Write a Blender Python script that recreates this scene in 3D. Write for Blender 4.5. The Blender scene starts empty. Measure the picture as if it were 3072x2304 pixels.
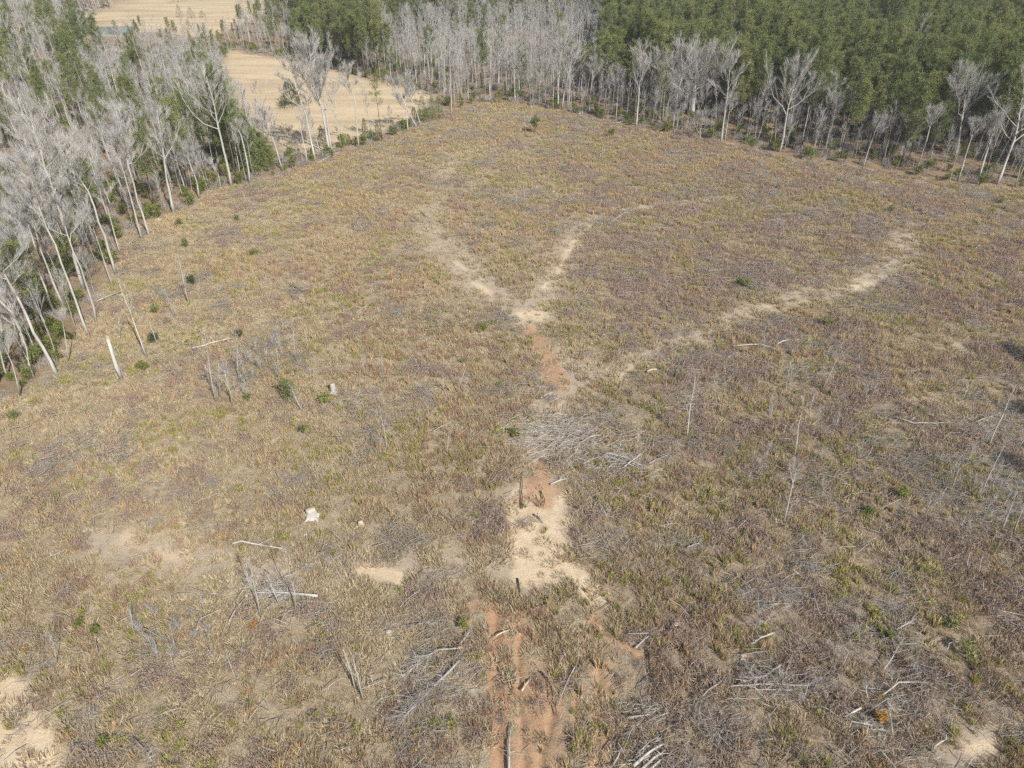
import bpy, math, random
import numpy as np
from mathutils import Vector
R = np.random.default_rng(7)
SC = bpy.context.scene
COL = SC.collection
# ------------------------------------------------------------------ camera, light, exposure
CAM_H, PITCH, FPX = 55.0, math.radians(34.1), 2133.0
cam = bpy.data.cameras.new('camera'); co = bpy.data.objects.new('camera', cam); COL.objects.link(co)
co.location = (0, 0, CAM_H); co.rotation_euler = (math.pi/2 - PITCH, 0, 0)
cam.sensor_width = 36; cam.lens = FPX/3072*36; cam.clip_end = 20000; cam.clip_start = 0.5
SC.camera = co
SUN_EL, SHADOW_AZ = math.radians(40), math.radians(34)      # shadows run away from the camera, 34 degrees to the left
sv = Vector((math.sin(SHADOW_AZ)*math.cos(SUN_EL), -math.cos(SHADOW_AZ)*math.cos(SUN_EL), math.sin(SUN_EL)))
w = bpy.data.worlds.new('World'); SC.world = w; w.use_nodes = True
nt = w.node_tree; sky = nt.nodes.new('ShaderNodeTexSky'); sky.sky_type = 'NISHITA'; sky.sun_disc = False
sky.sun_elevation = SUN_EL; sky.sun_rotation = math.atan2(sv.x, sv.y); sky.dust_density = 1.5
nt.links.new(sky.outputs[0], nt.nodes['Background'].inputs[0]); nt.nodes['Background'].inputs[1].default_value = 0.085
sl = bpy.data.lights.new('sun', 'SUN'); sl.energy = 5.0; sl.angle = math.radians(.53); sl.color = (1, .95, .87)
so = bpy.data.objects.new('sun', sl); COL.objects.link(so); so.rotation_euler = sv.to_track_quat('Z', 'Y').to_euler()
so.location = (60, -90, 120)
SC.view_settings.view_transform = 'Standard'; SC.view_settings.look = 'None'
SC.view_settings.exposure = 0.40; SC.view_settings.gamma = 1
SC.cycles.max_bounces = 4; SC.cycles.diffuse_bounces = 2; SC.cycles.glossy_bounces = 1
SC.cycles.transmission_bounces = 2; SC.cycles.transparent_max_bounces = 4; SC.cycles.use_denoising = False
SC.cycles.use_adaptive_sampling = True; SC.cycles.adaptive_threshold = 0.03

# ------------------------------------------------------------------ noise, terrain, pixel -> ground
_T = np.random.default_rng(3).random((256, 256))
def vn(x, y, s=0):
    x = np.asarray(x, float) + s*17.31; y = np.asarray(y, float) + s*9.77
    ix = np.floor(x).astype(int); iy = np.floor(y).astype(int); fx = x-ix; fy = y-iy
    fx = fx*fx*(3-2*fx); fy = fy*fy*(3-2*fy); g = lambda a, b: _T[a & 255, b & 255]
    return (g(ix, iy)*(1-fx)+g(ix+1, iy)*fx)*(1-fy)+(g(ix, iy+1)*(1-fx)+g(ix+1, iy+1)*fx)*fy
def fbm(x, y, s=0, o=4):
    t = 0; a = .5; n = 0
    for k in range(o):
        t = t+a*vn(np.asarray(x)*2**k, np.asarray(y)*2**k, s+k); n += a; a *= .5
    return t/n
def sm(a, b, x):
    t = np.clip((x-a)/(b-a), 0, 1); return t*t*(3-2*t)
def hills(x, y):
    x = np.asarray(x, float); y = np.asarray(y, float)
    return (fbm(x/48, y/48, 5, 3)-.5)*1.6 + (fbm(x/7, y/7, 9, 3)-.5)*.35
CP, SP = math.cos(PITCH), math.sin(PITCH)
def ray(px, py):
    r = (px-1536)/FPX; u = (1152-py)/FPX
    return np.array([r, CP+u*SP, -SP+u*CP])
def G(px, py):
    d = ray(px, py); z = 0.
    for _ in range(4):
        t = (z-CAM_H)/d[2]; p = d*t; z = float(hills(p[0], p[1]))
    return np.array([p[0], p[1], z])
def lift(px, py, yw):                       # the point of a pixel's ray at the depth of a thing's own base
    d = ray(px, py); t = yw/d[1]; return np.array([d[0]*t, yw, CAM_H+d[2]*t])
def P(x, y, z=0):
    x = np.asarray(x, float); y = np.asarray(y, float); f = y*CP+(CAM_H-z)*SP; u = y*SP-(CAM_H-z)*CP
    return 1536+FPX*x/f, 1152-FPX*u/f
def pip(x, y, poly):
    ins = np.zeros(np.shape(x), bool); n = len(poly)
    for i in range(n):
        x1, y1 = poly[i][:2]; x2, y2 = poly[(i+1) % n][:2]
        c = ((y1 > y) != (y2 > y)) & (x < (x2-x1)*(y-y1)/((y2-y1) or 1e-9)+x1); ins ^= c
    return ins
def pdist(x, y, line, closed=False):
    d = np.full(np.shape(x), 1e9); L = list(line)+([line[0]] if closed else [])
    for a, b in zip(L[:-1], L[1:]):
        ax, ay = a[:2]; bx, by = b[:2]; l2 = (bx-ax)**2+(by-ay)**2 or 1e-9
        t = np.clip(((x-ax)*(bx-ax)+(y-ay)*(by-ay))/l2, 0, 1)
        d = np.minimum(d, np.hypot(x-ax-t*(bx-ax), y-ay-t*(by-ay)))
    return d
def gp(*pts): return [tuple(G(*p)) for p in pts]
F = 1.3888
EDGE = [G(a*F, b*F) for a, b in [(0, 862), (60, 850), (130, 795), (170, 715), (235, 610), (262, 520), (320, 480), (420, 450), (452, 412), (540, 398),
        (620, 372), (700, 347), (830, 302), (900, 276), (960, 240), (1060, 222), (1200, 236), (1300, 262), (1400, 284), (1560, 310), (1700, 345), (1900, 370), (2050, 395), (2212, 412)]]
FIELD = [(e[0], e[1]) for e in EDGE]+[(205, 138), (260, 60), (200, -30), (-60, -30), (-110, 10), (-95, 45)]
PAST1 = gp((690, 150), (860, 180), (1000, 212), (1110, 243), (1310, 285), (1290, 315), (1240, 365), (1080, 420), (930, 462), (850, 450), (780, 400), (690, 270), (660, 200))
PAST2 = gp((350, -20), (850, -20), (815, 25), (740, 70), (640, 105), (560, 112), (470, 88), (400, 62), (350, 40))
POND = gp((265, 92), (300, 76), (365, 72), (410, 80), (405, 92), (350, 108), (290, 108))
CLEAR = [gp((165, 440), (230, 425), (245, 480), (180, 500)), gp((205, 195), (240, 190), (240, 225), (205, 228)), gp((230, 60), (330, 35), (430, 48), (470, 82), (400, 115), (270, 120)), gp((300, 125), (350, 118), (345, 165), (300, 165))]

# ------------------------------------------------------------------ mesh and object helpers
class MB:
    def __init__(s): s.v = []; s.f = []; s.n = 0
    def add(s, v, f):
        s.v.append(np.asarray(v, float).reshape(-1, 3)); s.f.append(np.asarray(f, int)+s.n); s.n += len(s.v[-1])
    def tube(s, pts, rad, k=6, cap=True, jag=0):
        pts = np.asarray(pts, float); n = len(pts); rad = np.broadcast_to(rad, (n,))
        T = np.gradient(pts, axis=0); T /= np.linalg.norm(T, axis=1)[:, None]+1e-9
        ref = np.array([0, 1, 0]) if abs(T[0][1]) < .8 else np.array([1, 0, 0])
        A = np.cross(T, ref); A /= np.linalg.norm(A, axis=1)[:, None]+1e-9; B = np.cross(T, A)
        a = np.arange(k)/k*2*math.pi
        rr = rad[:, None]*(1+(R.random((n, k))-.5)*jag)
        V = pts[:, None]+rr[..., None]*(np.cos(a)[None, :, None]*A[:, None]+np.sin(a)[None, :, None]*B[:, None])
        i = np.arange(n-1)[:, None]*k; j = np.arange(k)[None]; j2 = (j+1) % k
        q = np.stack([i+j, i+j2, i+k+j2, i+k+j], -1).reshape(-1, 4)
        f = np.concatenate([q[:, [0, 1, 2]], q[:, [0, 2, 3]]])
        if cap:
            e = np.array([[0, j_, j_+1] for j_ in range(1, k-1)]); f = np.concatenate([f, e[:, ::-1], e+(n-1)*k])
        s.add(V.reshape(-1, 3), f)
    def tris(s, V):                         # (n,3,3)
        n = len(V); s.add(V.reshape(-1, 3), np.arange(3*n).reshape(n, 3))
    def mesh(s, name, mat, smooth=False):
        me = bpy.data.meshes.new(name); V = np.concatenate(s.v).astype(np.float32); Fa = np.concatenate(s.f).astype(np.int32)
        me.vertices.add(len(V)); me.vertices.foreach_set('co', V.ravel())
        me.loops.add(Fa.size); me.loops.foreach_set('vertex_index', Fa.ravel())
        me.polygons.add(len(Fa)); me.polygons.foreach_set('loop_start', np.arange(0, Fa.size, 3, dtype=np.int32))
        me.update(calc_edges=True)
        if smooth: me.polygons.foreach_set('use_smooth', np.ones(len(Fa), bool))
        me.materials.append(mat); return me
def link(name, me, parent=None, loc=None):
    o = bpy.data.objects.new(name, me); COL.objects.link(o)
    if parent is not None: o.parent = parent
    if loc is not None: o.location = loc
    return o
def tag(o, label=None, cat=None, group=None, kind=None):
    for k, v in (('label', label), ('category', cat), ('group', group), ('kind', kind)):
        if v: o[k] = v
    return o
def thing(name, loc, label, cat, group=None, rz=0, s=1):
    o = link(name, None, None, loc); o.rotation_euler = (0, 0, rz); o.scale = (s,)*3
    return tag(o, label, cat, group)
def unit(v): return v/(np.linalg.norm(v, axis=-1, keepdims=True)+1e-9)
def rdir(n): return unit(R.normal(size=(n, 3)))

# ------------------------------------------------------------------ materials
def newmat(name):
    m = bpy.data.materials.new(name); m.use_nodes = True; t = m.node_tree
    return m, t, t.nodes['Principled BSDF'], t.nodes['Material Output']
def N(t, typ, **k):
    n = t.nodes.new(typ)
    for a, b in k.items(): setattr(n, a, b)
    return n
def mixc(t, fac, a, b):
    n = N(t, 'ShaderNodeMix', data_type='RGBA')
    for i, x in ((0, fac), (6, a), (7, b)):
        if isinstance(x, (int, float)): n.inputs[i].default_value = x
        elif isinstance(x, tuple): n.inputs[i].default_value = (*x, 1)
        else: t.links.new(x, n.inputs[i])
    return n.outputs[2]
def noise(t, scale, det=4, rough=.6, vec=None, obj=False):
    n = N(t, 'ShaderNodeTexNoise'); n.inputs['Scale'].default_value = scale; n.inputs['Detail'].default_value = det; n.inputs['Roughness'].default_value = rough
    if vec is not None: t.links.new(vec, n.inputs['Vector'])
    return n.outputs['Fac']
def ramp(t, x, a, b):
    n = N(t, 'ShaderNodeMapRange', interpolation_type='SMOOTHSTEP'); t.links.new(x, n.inputs[0]); n.inputs[1].default_value = a; n.inputs[2].default_value = b
    return n.outputs[0]
def math_(t, op, a, b):
    n = N(t, 'ShaderNodeMath', operation=op)
    for i, x in ((0, a), (1, b)):
        if isinstance(x, (int, float)): n.inputs[i].default_value = x
        else: t.links.new(x, n.inputs[i])
    return n.outputs[0]
def leafmat(name, A, B, C=None, rough=.7, transl=.25, tint=False):
    """plant matter: colour runs between A and B (and C for a few) from plant to plant"""
    m, t, p, out = newmat(name)
    if tint:
        a = N(t, 'ShaderNodeAttribute', attribute_type='INSTANCER', attribute_name='tint'); x = a.outputs['Fac']
    else: x = N(t, 'ShaderNodeObjectInfo').outputs['Random']
    c = mixc(t, x, A, B)
    g = N(t, 'ShaderNodeTexCoord').outputs['Object']
    c = mixc(t, ramp(t, noise(t, 2.3, 3, .6, g), .42, .62), c, C or tuple(.7*(a_+b_)/2 for a_, b_ in zip(A, B)))
    t.links.new(c, p.inputs['Base Color']); p.inputs['Roughness'].default_value = rough; p.inputs['Specular IOR Level'].default_value = .2
    if transl:
        tr = N(t, 'ShaderNodeBsdfTranslucent'); t.links.new(c, tr.inputs[0]); mx = N(t, 'ShaderNodeMixShader'); mx.inputs[0].default_value = transl
        t.links.new(p.outputs[0], mx.inputs[1]); t.links.new(tr.outputs[0], mx.inputs[2]); t.links.new(mx.outputs[0], out.inputs[0])
    return m
def barkmat(name, A, B, sc=1.2, stretch=.25):
    m, t, p, out = newmat(name)
    g = N(t, 'ShaderNodeTexCoord').outputs['Object']; mp = N(t, 'ShaderNodeMapping'); mp.inputs['Scale'].default_value = (1, 1, stretch); t.links.new(g, mp.inputs[0])
    c = mixc(t, ramp(t, noise(t, sc, 5, .7, mp.outputs[0]), .35, .65), A, B)
    r = N(t, 'ShaderNodeObjectInfo').outputs['Random']; c = mixc(t, math_(t, 'MULTIPLY', r, .45), c, tuple(.62*x for x in A))
    t.links.new(c, p.inputs['Base Color']); p.inputs['Roughness'].default_value = .9; p.inputs['Specular IOR Level'].default_value = .1
    return m
M = dict(
    bark=barkmat('pale_bark', (.52, .50, .465), (.35, .335, .31)),
    white=barkmat('white_bark', (.54, .52, .485), (.36, .345, .32)),
    twig=barkmat('twig_bark', (.46, .45, .43), (.34, .33, .315), .6),
    pbark=barkmat('pine_bark', (.17, .13, .105), (.09, .07, .06)),
    dead=barkmat('dead_wood', (.47, .44, .40), (.27, .245, .22), 2.2),
    darkdead=barkmat('dark_dead_wood', (.12, .095, .08), (.06, .05, .045), 2.2),
    log=barkmat('weathered_log', (.52, .495, .455), (.33, .31, .28), 2.2),
    cut=barkmat('cut_wood', (.62, .52, .40), (.48, .38, .27), 3),
    pine=leafmat('pine_needles', (.165, .205, .08), (.34, .34, .12), (.13, .165, .065)),
    cedar=leafmat('cedar_leaves', (.075, .105, .045), (.11, .13, .05), (.05, .07, .032)),
    shrub=leafmat('shrub_leaves', (.19, .22, .06), (.26, .26, .07), (.12, .15, .045)),
    orange=leafmat('rusty_leaves', (.58, .36, .09), (.48, .25, .08), (.42, .25, .07)),
    thatch=leafmat('dry_thatch', (.64, .55, .37), (.51, .415, .265), (.38, .30, .195), tint=True),
    broom=leafmat('broomsedge', (.62, .475, .27), (.52, .37, .21), (.42, .31, .18), tint=True),
    weed=leafmat('green_weeds', (.43, .41, .12), (.35, .335, .105), (.29, .255, .10), tint=True),
    bramble=leafmat('bramble_canes', (.33, .25, .21), (.25, .205, .18), (.34, .235, .18), tint=True, transl=0),
    russet=leafmat('russet_stems', (.47, .315, .22), (.40, .245, .17), (.34, .225, .155), tint=True),
    slash=leafmat('grey_slash', (.50, .475, .44), (.37, .345, .315), (.27, .25, .225), tint=True, transl=0),
    brushy=leafmat('brushwood', (.42, .385, .35), (.32, .29, .26), (.25, .225, .20), tint=True, transl=0),
)

# ------------------------------------------------------------------ ground
LINES = dict(
    worn=[(gp((1590, 945), (1500, 890), (1440, 860), (1380, 790), (1310, 720), (1280, 690)), 3.0, 1.3), (gp((1280, 690), (1290, 620), (1312, 560)), 2.2, .75),
          (gp((1625, 900), (1650, 850), (1690, 760), (1730, 690)), 2.3, 1.1), (gp((1730, 690), (1800, 645), (2000, 612), (2200, 592)), 1.8, .72),
          (gp((1620, 1190), (1690, 1165), (1780, 1110), (1690, 1060)), 2.6, .8), (gp((1690, 1175), (1800, 1130), (1900, 1090), (2100, 1000), (2270, 930), (2430, 880), (2560, 868), (2640, 830), (2700, 760), (2730, 670)), 2.6, .9),
          (gp((1690, 1100), (1660, 1180), (1640, 1290), (1620, 1390), (1610, 1480)), 3, .8),
          (gp((1520, 1680), (1300, 1680), (1140, 1720), (700, 1700), (430, 1650), (300, 1620)), 2.2, .75),
          (gp((2800, 1000), (2900, 1060)), 1.2, .8), (gp((1310, 560), (1360, 470), (1430, 440)), 2.5, .7), (gp((2850, 2260), (3072, 2150)), 1.2, .7),
          (gp((1640, 880), (1560, 905)), 2, .8)],
    bare=[(gp((1575, 950), (1600, 945), (1625, 950)), 1.9, 1.1), (gp((1570, 975), (1600, 990)), 1.2, .9), (gp((1365, 785), (1400, 810)), .7, .75), (gp((1425, 850), (1470, 880)), .9, 1),
          (gp((1645, 850), (1625, 875)), 1, .8), (gp((1725, 720), (1700, 760), (1670, 820)), .8, .75), (gp((2570, 862), (2610, 852)), 1.1, 1.1), (gp((2655, 832), (2665, 828)), .8, .9),
          (gp((2225, 955), (2270, 930), (2330, 915)), .5, .8), (gp((1850, 1140), (1900, 1100)), .6, .6),
          (gp((1565, 1490), (1555, 1560), (1565, 1640), (1580, 1730)), 1.4, 1.15), (gp((1620, 1500), (1650, 1560), (1650, 1640), (1640, 1700)), 2.3, 1.1), (gp((1690, 1490), (1660, 1560)), 1, .95),
          (gp((1600, 1700), (1600, 1745)), 1.4, 1), (gp((1690, 1690), (1770, 1770), (1790, 1800)), 1.2, .95),
          (gp((1085, 1712), (1140, 1722), (1205, 1738)), .9, 1), (gp((400, 1600), (480, 1640), (520, 1680)), 2.6, .62), (gp((20, 2060), (60, 2150), (110, 2230), (130, 2330)), 1.5, 1.0), (gp((-40, 2080), (20, 2190), (40, 2330)), 1.8, 1.1),
          (gp((2920, 2250), (2990, 2235)), .9, .75), (gp((2820, 1045), (2850, 1060)), .5, .8), (gp((1330, 1340), (1360, 1345)), .6, .4)],
    clay=[(gp((1540, 1860), (1570, 2050), (1580, 2330)), 2.4, .62), (gp((1640, 2000), (1660, 2330)), 1.8, .65), (gp((1790, 1830), (1810, 2050), (1800, 2330)), 1.5, .6), (gp((1590, 990), (1620, 1030), (1650, 1090), (1675, 1150)), 1.9, .9), (gp((1620, 1400), (1610, 1440), (1625, 1500)), 1.6, .95), (gp((1690, 1470), (1560, 1500)), 1, .7), (gp((1600, 1320), (1590, 1355)), .7, .6),
          (gp((1425, 1818), (1480, 1822)), .7, .9), (gp((1480, 1822), (1488, 1900), (1490, 2000), (1492, 2120), (1500, 2330)), .75, 1.45), (gp((1560, 1910), (1552, 2060)), .35, .95), (gp((1560, 2150), (1570, 2320)), .45, .9),
          (gp((1595, 1880), (1600, 1910)), .3, .8), (gp((1590, 2060), (1605, 2160), (1590, 2240), (1610, 2330)), .55, .8), (gp((1640, 2060), (1655, 2160), (1630, 2240), (1615, 2330)), .55, .95), (gp((1740, 1890), (1750, 1970)), .5, .7), (gp((1780, 1840), (1790, 1960), (1795, 2080), (1790, 2200)), .45, .85),
          (gp((1725, 2060), (1730, 2200)), .4, .75), (gp((1770, 2220), (1790, 2320)), .45, .8), (gp((1830, 1910), (1880, 1940), (1925, 1970)), .4, .9), (gp((1955, 1985), (1985, 2030)), .35, .9), (gp((1990, 2090), (2010, 2135)), .3, .9),
          (gp((1000, 1390), (1110, 1330)), 1.5, .5), (gp((2000, 1780), (2040, 1830)), .9, .5), (gp((1380, 1790), (1400, 1690)), 1.2, .35), (gp((10, 2200), (20, 2240)), .5, .6)],
    rut=[(gp((1486, 1850), (1490, 2000), (1492, 2120), (1500, 2330)), .38, 1), (gp((1560, 1910), (1552, 2060), (1565, 2200), (1572, 2330)), .28, .8), (gp((1640, 2060), (1655, 2160), (1630, 2240), (1615, 2330)), .32, .8),
         (gp((1782, 1850), (1792, 1960), (1797, 2080), (1790, 2200), (1790, 2330)), .3, .7), (gp((1727, 2000), (1730, 2330)), .25, .6)],
    rill=[(gp((1675, 1130), (1690, 1175)), .5, .5)])
def lmask(kind, x, y):
    m = np.zeros(np.shape(x))
    for L, wd, s in LINES[kind]:
        xs = [p[0] for p in L]; ys = [p[1] for p in L]; k = (x > min(xs)-6) & (x < max(xs)+6) & (y > min(ys)-6) & (y < max(ys)+6)
        if k.any():
            d = pdist(x[k], y[k], L); m[k] = np.maximum(m[k], s*np.exp(-(d/(wd*1.15))**2))
    return m*(.62+.85*fbm(x/1.7, y/1.7, 160, 3)) if kind != 'rut' else m
def axis(pts):                              # [(from, to, step)...] -> coordinates
    return np.unique(np.concatenate([np.arange(a, b, s) for a, b, s in pts]+[[pts[-1][1]]]).round(3))
gr = lambda a, b, n: a*(b/a)**(np.arange(1, n+1)/n)
xs = np.concatenate([-gr(180, 9000, 26)[::-1], axis([(-180, -75, 1.6), (-75, -6, .62), (-6, 16, .16), (16, 75, .62), (75, 180, 1.6)]), gr(180, 9000, 26)])
ys = np.concatenate([-gr(60, 6000, 14)[::-1], axis([(-60, 24, 4), (24, 28, .5), (28, 56, .17), (56, 130, .5), (130, 265, .9), (265, 620, 4)]), gr(620, 12000, 24)])
X, Y = np.meshgrid(xs, ys); x = X.ravel(); y = Y.ravel()
infield = pip(x, y, FIELD); dfield = pdist(x, y, EDGE)
sd = np.where(infield, dfield, -dfield)
A = {}
wob = (fbm(x/3, y/3, 21, 3)-.5)*5
A['litter'] = sm(-1.5, 3, -(sd+wob))
A['past'] = np.zeros(len(x))
for pg in (PAST1, PAST2, *CLEAR):
    ins = pip(x, y, pg); d = pdist(x, y, pg, True); A['past'] = np.maximum(A['past'], sm(-4, 3, np.where(ins, d, -d)+wob))
for k in ('worn', 'bare', 'clay'): A[k] = lmask(k, x, y)
A['scrub'] = sm(-12, 26, x)*sm(.35, .6, fbm(x/9, y/9, 50, 4)+.08)*infield
z = hills(x, y)-.24*lmask('rut', x, y)-.10*np.clip(A['bare'], 0, 1)+(fbm(x*1.1, y*1.1, 40, 3)-.5)*.16*(dfield < 400)*(1-np.clip(A['bare'], 0, 1))
z = np.where(pip(x, y, POND), z-1.2, z)
far = sm(450, 2500, np.hypot(x, y)); z = z*(1-far)+far*((fbm(x/900, y/900, 70, 3)-.45)*90)*sm(1200, 5000, np.hypot(x, y))
nx, ny = len(xs), len(ys); i = (np.arange(ny-1)[:, None]*nx+np.arange(nx-1)[None]).ravel()
b = MB(); b.add(np.stack([x, y, z], 1), np.concatenate([np.stack([i, i+1, i+nx+1], 1), np.stack([i, i+nx+1, i+nx], 1)]))
m, t, p, out = newmat('ground_cover')
at = {k: N(t, 'ShaderNodeAttribute', attribute_name=k).outputs['Fac'] for k in A}
pos = N(t, 'ShaderNodeNewGeometry').outputs['Position']
n1 = noise(t, .09, 5, .6, pos); n2 = noise(t, .8, 5, .65, pos); n3 = noise(t, 5, 4, .7, pos); n4 = noise(t, 18, 3, .7, pos)
c = mixc(t, ramp(t, n1, .38, .62), (.42, .355, .24), (.33, .265, .18))
c = mixc(t, ramp(t, n2, .45, .7), c, (.25, .19, .135))
c = mixc(t, ramp(t, n3, .5, .72), c, (.50, .42, .29)); c = mixc(t, ramp(t, n4, .48, .62), c, (.16, .12, .085))
c = mixc(t, math_(t, 'MULTIPLY', at['scrub'], .6), c, mixc(t, ramp(t, n3, .4, .65), (.17, .125, .095), (.26, .20, .15)))
n23 = math_(t, 'ADD', math_(t, 'MULTIPLY', n3, .55), math_(t, 'MULTIPLY', n2, .45))
def brk(a, lo=.30, hi=.62, k=.55): return ramp(t, math_(t, 'ADD', a, math_(t, 'MULTIPLY', math_(t, 'SUBTRACT', n23, .5), k*4)), lo, hi)
cw = mixc(t, ramp(t, n3, .35, .65), (.43, .36, .27), (.32, .26, .195)); c = mixc(t, math_(t, 'MULTIPLY', brk(at['worn']), .9), c, cw)
cs = mixc(t, ramp(t, n2, .35, .65), (.60, .49, .345), (.50, .39, .265)); cs = mixc(t, ramp(t, n4, .55, .8), cs, (.42, .32, .21)); c = mixc(t, math_(t, 'MULTIPLY', brk(at['bare'], .38, .85), .92), c, cs)
cc = mixc(t, ramp(t, n2, .3, .7), (.36, .205, .115), (.43, .275, .165)); cc = mixc(t, ramp(t, n4, .5, .8), cc, (.25, .155, .095)); c = mixc(t, math_(t, 'MULTIPLY', brk(at['clay'], .34, .8), .8), c, cc)
cl = mixc(t, ramp(t, n2, .35, .65), (.27, .19, .125), (.19, .145, .09)); cl = mixc(t, ramp(t, n3, .5, .7), cl, (.33, .255, .17)); c = mixc(t, at['litter'], c, cl)
mp = N(t, 'ShaderNodeMapping'); mp.inputs['Scale'].default_value = (.02, .16, .1); mp.inputs['Rotation'].default_value = (0, 0, .25); t.links.new(pos, mp.inputs[0])
cp = mixc(t, ramp(t, noise(t, 1, 5, .6, mp.outputs[0]), .3, .7), (.56, .45, .30), (.40, .315, .205)); cp = mixc(t, ramp(t, n2, .5, .8), cp, (.42, .335, .20)); c = mixc(t, at['past'], c, cp)
t.links.new(c, p.inputs['Base Color']); p.inputs['Roughness'].default_value = 1; p.inputs['Specular IOR Level'].default_value = .05
bp = N(t, 'ShaderNodeBump'); bp.inputs['Strength'].default_value = .7; bp.inputs['Distance'].default_value = .12; t.links.new(n3, bp.inputs['Height']); t.links.new(bp.outputs[0], p.inputs['Normal'])
gme = b.mesh('ground', m, True)
for k, v in A.items():
    a = gme.attributes.new(k, 'FLOAT', 'POINT'); a.data.foreach_set('value', v.astype(np.float32))
tag(link('ground', gme), 'cut-over clearing, leaf-littered woodland floor and tan pasture', None, None, 'structure')
# pond
b = MB(); pc = np.mean(np.array(POND), 0); rim = np.array(POND)+(np.array(POND)-pc)*.02; n = len(rim)
V = np.concatenate([[[pc[0], pc[1], -.35]], np.c_[rim[:, :2], np.full(n, -.35)]]); b.add(V, [[0, k+1, (k+1) % n+1] for k in range(n)])
m, t, p, out = newmat('pond_water'); p.inputs['Base Color'].default_value = (.10, .135, .10, 1); p.inputs['Roughness'].default_value = .12
bp = N(t, 'ShaderNodeBump'); bp.inputs['Strength'].default_value = .15; t.links.new(noise(t, .8, 3), bp.inputs['Height']); t.links.new(bp.outputs[0], p.inputs['Normal'])
tag(link('pond', b.mesh('pond', m)), 'small green pond among grey trees', None, None, 'structure')

# ------------------------------------------------------------------ plant shapes
def ribbons(b, p0, p1, w):                  # one slim triangle per twig or blade
    d = p1-p0; s = unit(np.cross(d, rdir(len(d))))*np.broadcast_to(w, (len(d),))[:, None]/2
    b.tris(np.stack([p0-s, p0+s, p1], 1))
def polyat(path, t):
    path = np.asarray(path, float); n = len(path)-1; f = np.clip(np.asarray(t)*n, 0, n-1e-6); i = f.astype(int); return path[i]+(path[i+1]-path[i])*(f-i)[:, None]
def hardwood(h, r, path=None, cb=.45, spread=4., n1=15, n2=6, tw=2200, rise=.9, k=6, sub=None, twl=1.1, taper=.12, tww=.021):
    """bare tree -> (trunk builder, limb builders, crown builder); path is in the tree's own space"""
    if path is None:
        q = np.linspace(0, 1, 8); wv = np.cumsum(R.normal(size=(8, 2)), 0)*h*.006; wv -= wv[0]
        path = np.c_[wv[:, 0], wv[:, 1], q*h*.93]
    path = np.asarray(path, float); n = len(path); q = np.linspace(0, 1, n)
    rad = r*(1-q)**.8*(1-taper)+r*taper*.6; rad[0] *= 1.35
    tr = MB(); tr.tube(path, rad, k)
    limbs = []; cr = MB(); P0 = []; P1 = []; a0 = R.random()*6.28
    for j in range(n1):
        t = cb+(1-cb)*((j+R.random())/n1)**.9; t = min(t, .985); bp = polyat(path, [t])[0]
        a = a0+j*2.4+R.normal()*.4; L = spread*(1.15-.75*(t-cb)/(1-cb+1e-6))*(.6+.6*R.random())
        o = np.array([math.cos(a), math.sin(a), rise*(.5+.9*R.random())]); o /= np.linalg.norm(o)
        bend = np.array([0, 0, .35])+R.normal(size=3)*.12; s = np.linspace(0, 1, 5)[:, None]
        lp = bp+o*L*s+bend*L*s*s+np.cumsum(R.normal(size=(5, 3)), 0)*L*.055*(s > 0)
        r1 = max(.022, r*.46*(1.05-t)**.7*(L/spread)); lb = MB(); lb.tube(lp, r1*(1-s[:, 0]*.8), 4, False); limbs.append(lb)
        for i in range(n2):
            u = .25+.75*(i+R.random())/n2; u = min(u, .98); c0 = polyat(lp, [u])[0]; dirr = unit(lp[-1]-lp[0]); d2 = unit(dirr+rdir(1)[0]*.7+np.array([0, 0, .3])); L2 = L*.5*(1.15-u*.6)*(.6+.7*R.random())
            s3 = np.linspace(0, 1, 3)[:, None]; p2 = c0+d2*L2*s3+np.array([0, 0, .25])*L2*s3*s3
            cr.tube(p2, max(.01, r1*.3)*(1-s3[:, 0]*.75), 3, False)
            P0.append(p2[0]); P1.append(p2[-1])
        P0.append(polyat(lp, [.5])[0]); P1.append(lp[-1])
    P0 = np.array(P0); P1 = np.array(P1); m_ = int(tw); k_ = R.integers(0, len(P0), m_); u = R.random(m_)**.7
    c0 = P0[k_]+(P1[k_]-P0[k_])*u[:, None]; d = unit(unit(P1[k_]-P0[k_])*1.1+rdir(m_)*.5+np.array([0, 0, .4])); L = twl*(.5+R.random(m_))
    mid = c0+d*L[:, None]*.55; ribbons(cr, c0, c0+d*L[:, None], tww)
    d2 = unit(d+rdir(m_)*.5); ribbons(cr, mid, mid+d2*L[:, None]*.6, tww*.7)
    return tr, limbs, cr
def merge(bs):
    o = MB()
    for q in bs:
        for v, f in zip(q.v, q.f): o.v.append(v); 
    n = 0; o.v = []; o.f = []
    for q in bs:
        if not q.v: continue
        V = np.concatenate(q.v); o.v.append(V); o.f.append(np.concatenate(q.f)+n); n += len(V)
    o.n = n; return o
def clump(b, c, rad, n, L, wd, up=.2):      # a spray of needles or leaves
    d = unit(rdir(n)+np.array([0, 0, up])); p0 = c+d*rad*(R.random(n)**.6)[:, None]*.75; dd = unit(d+rdir(n)*.6)
    ribbons2(b, p0, p0+dd*(L*(.6+.8*R.random(n)))[:, None], wd)
def ribbons2(b, p0, p1, w):                 # lens-shaped: a triangle with its broad side in the middle
    d = p1-p0; s = unit(np.cross(d, rdir(len(d))))*w/2; b.tris(np.stack([p0-s, p0+s*1.0+d*.35, p1], 1))
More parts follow.
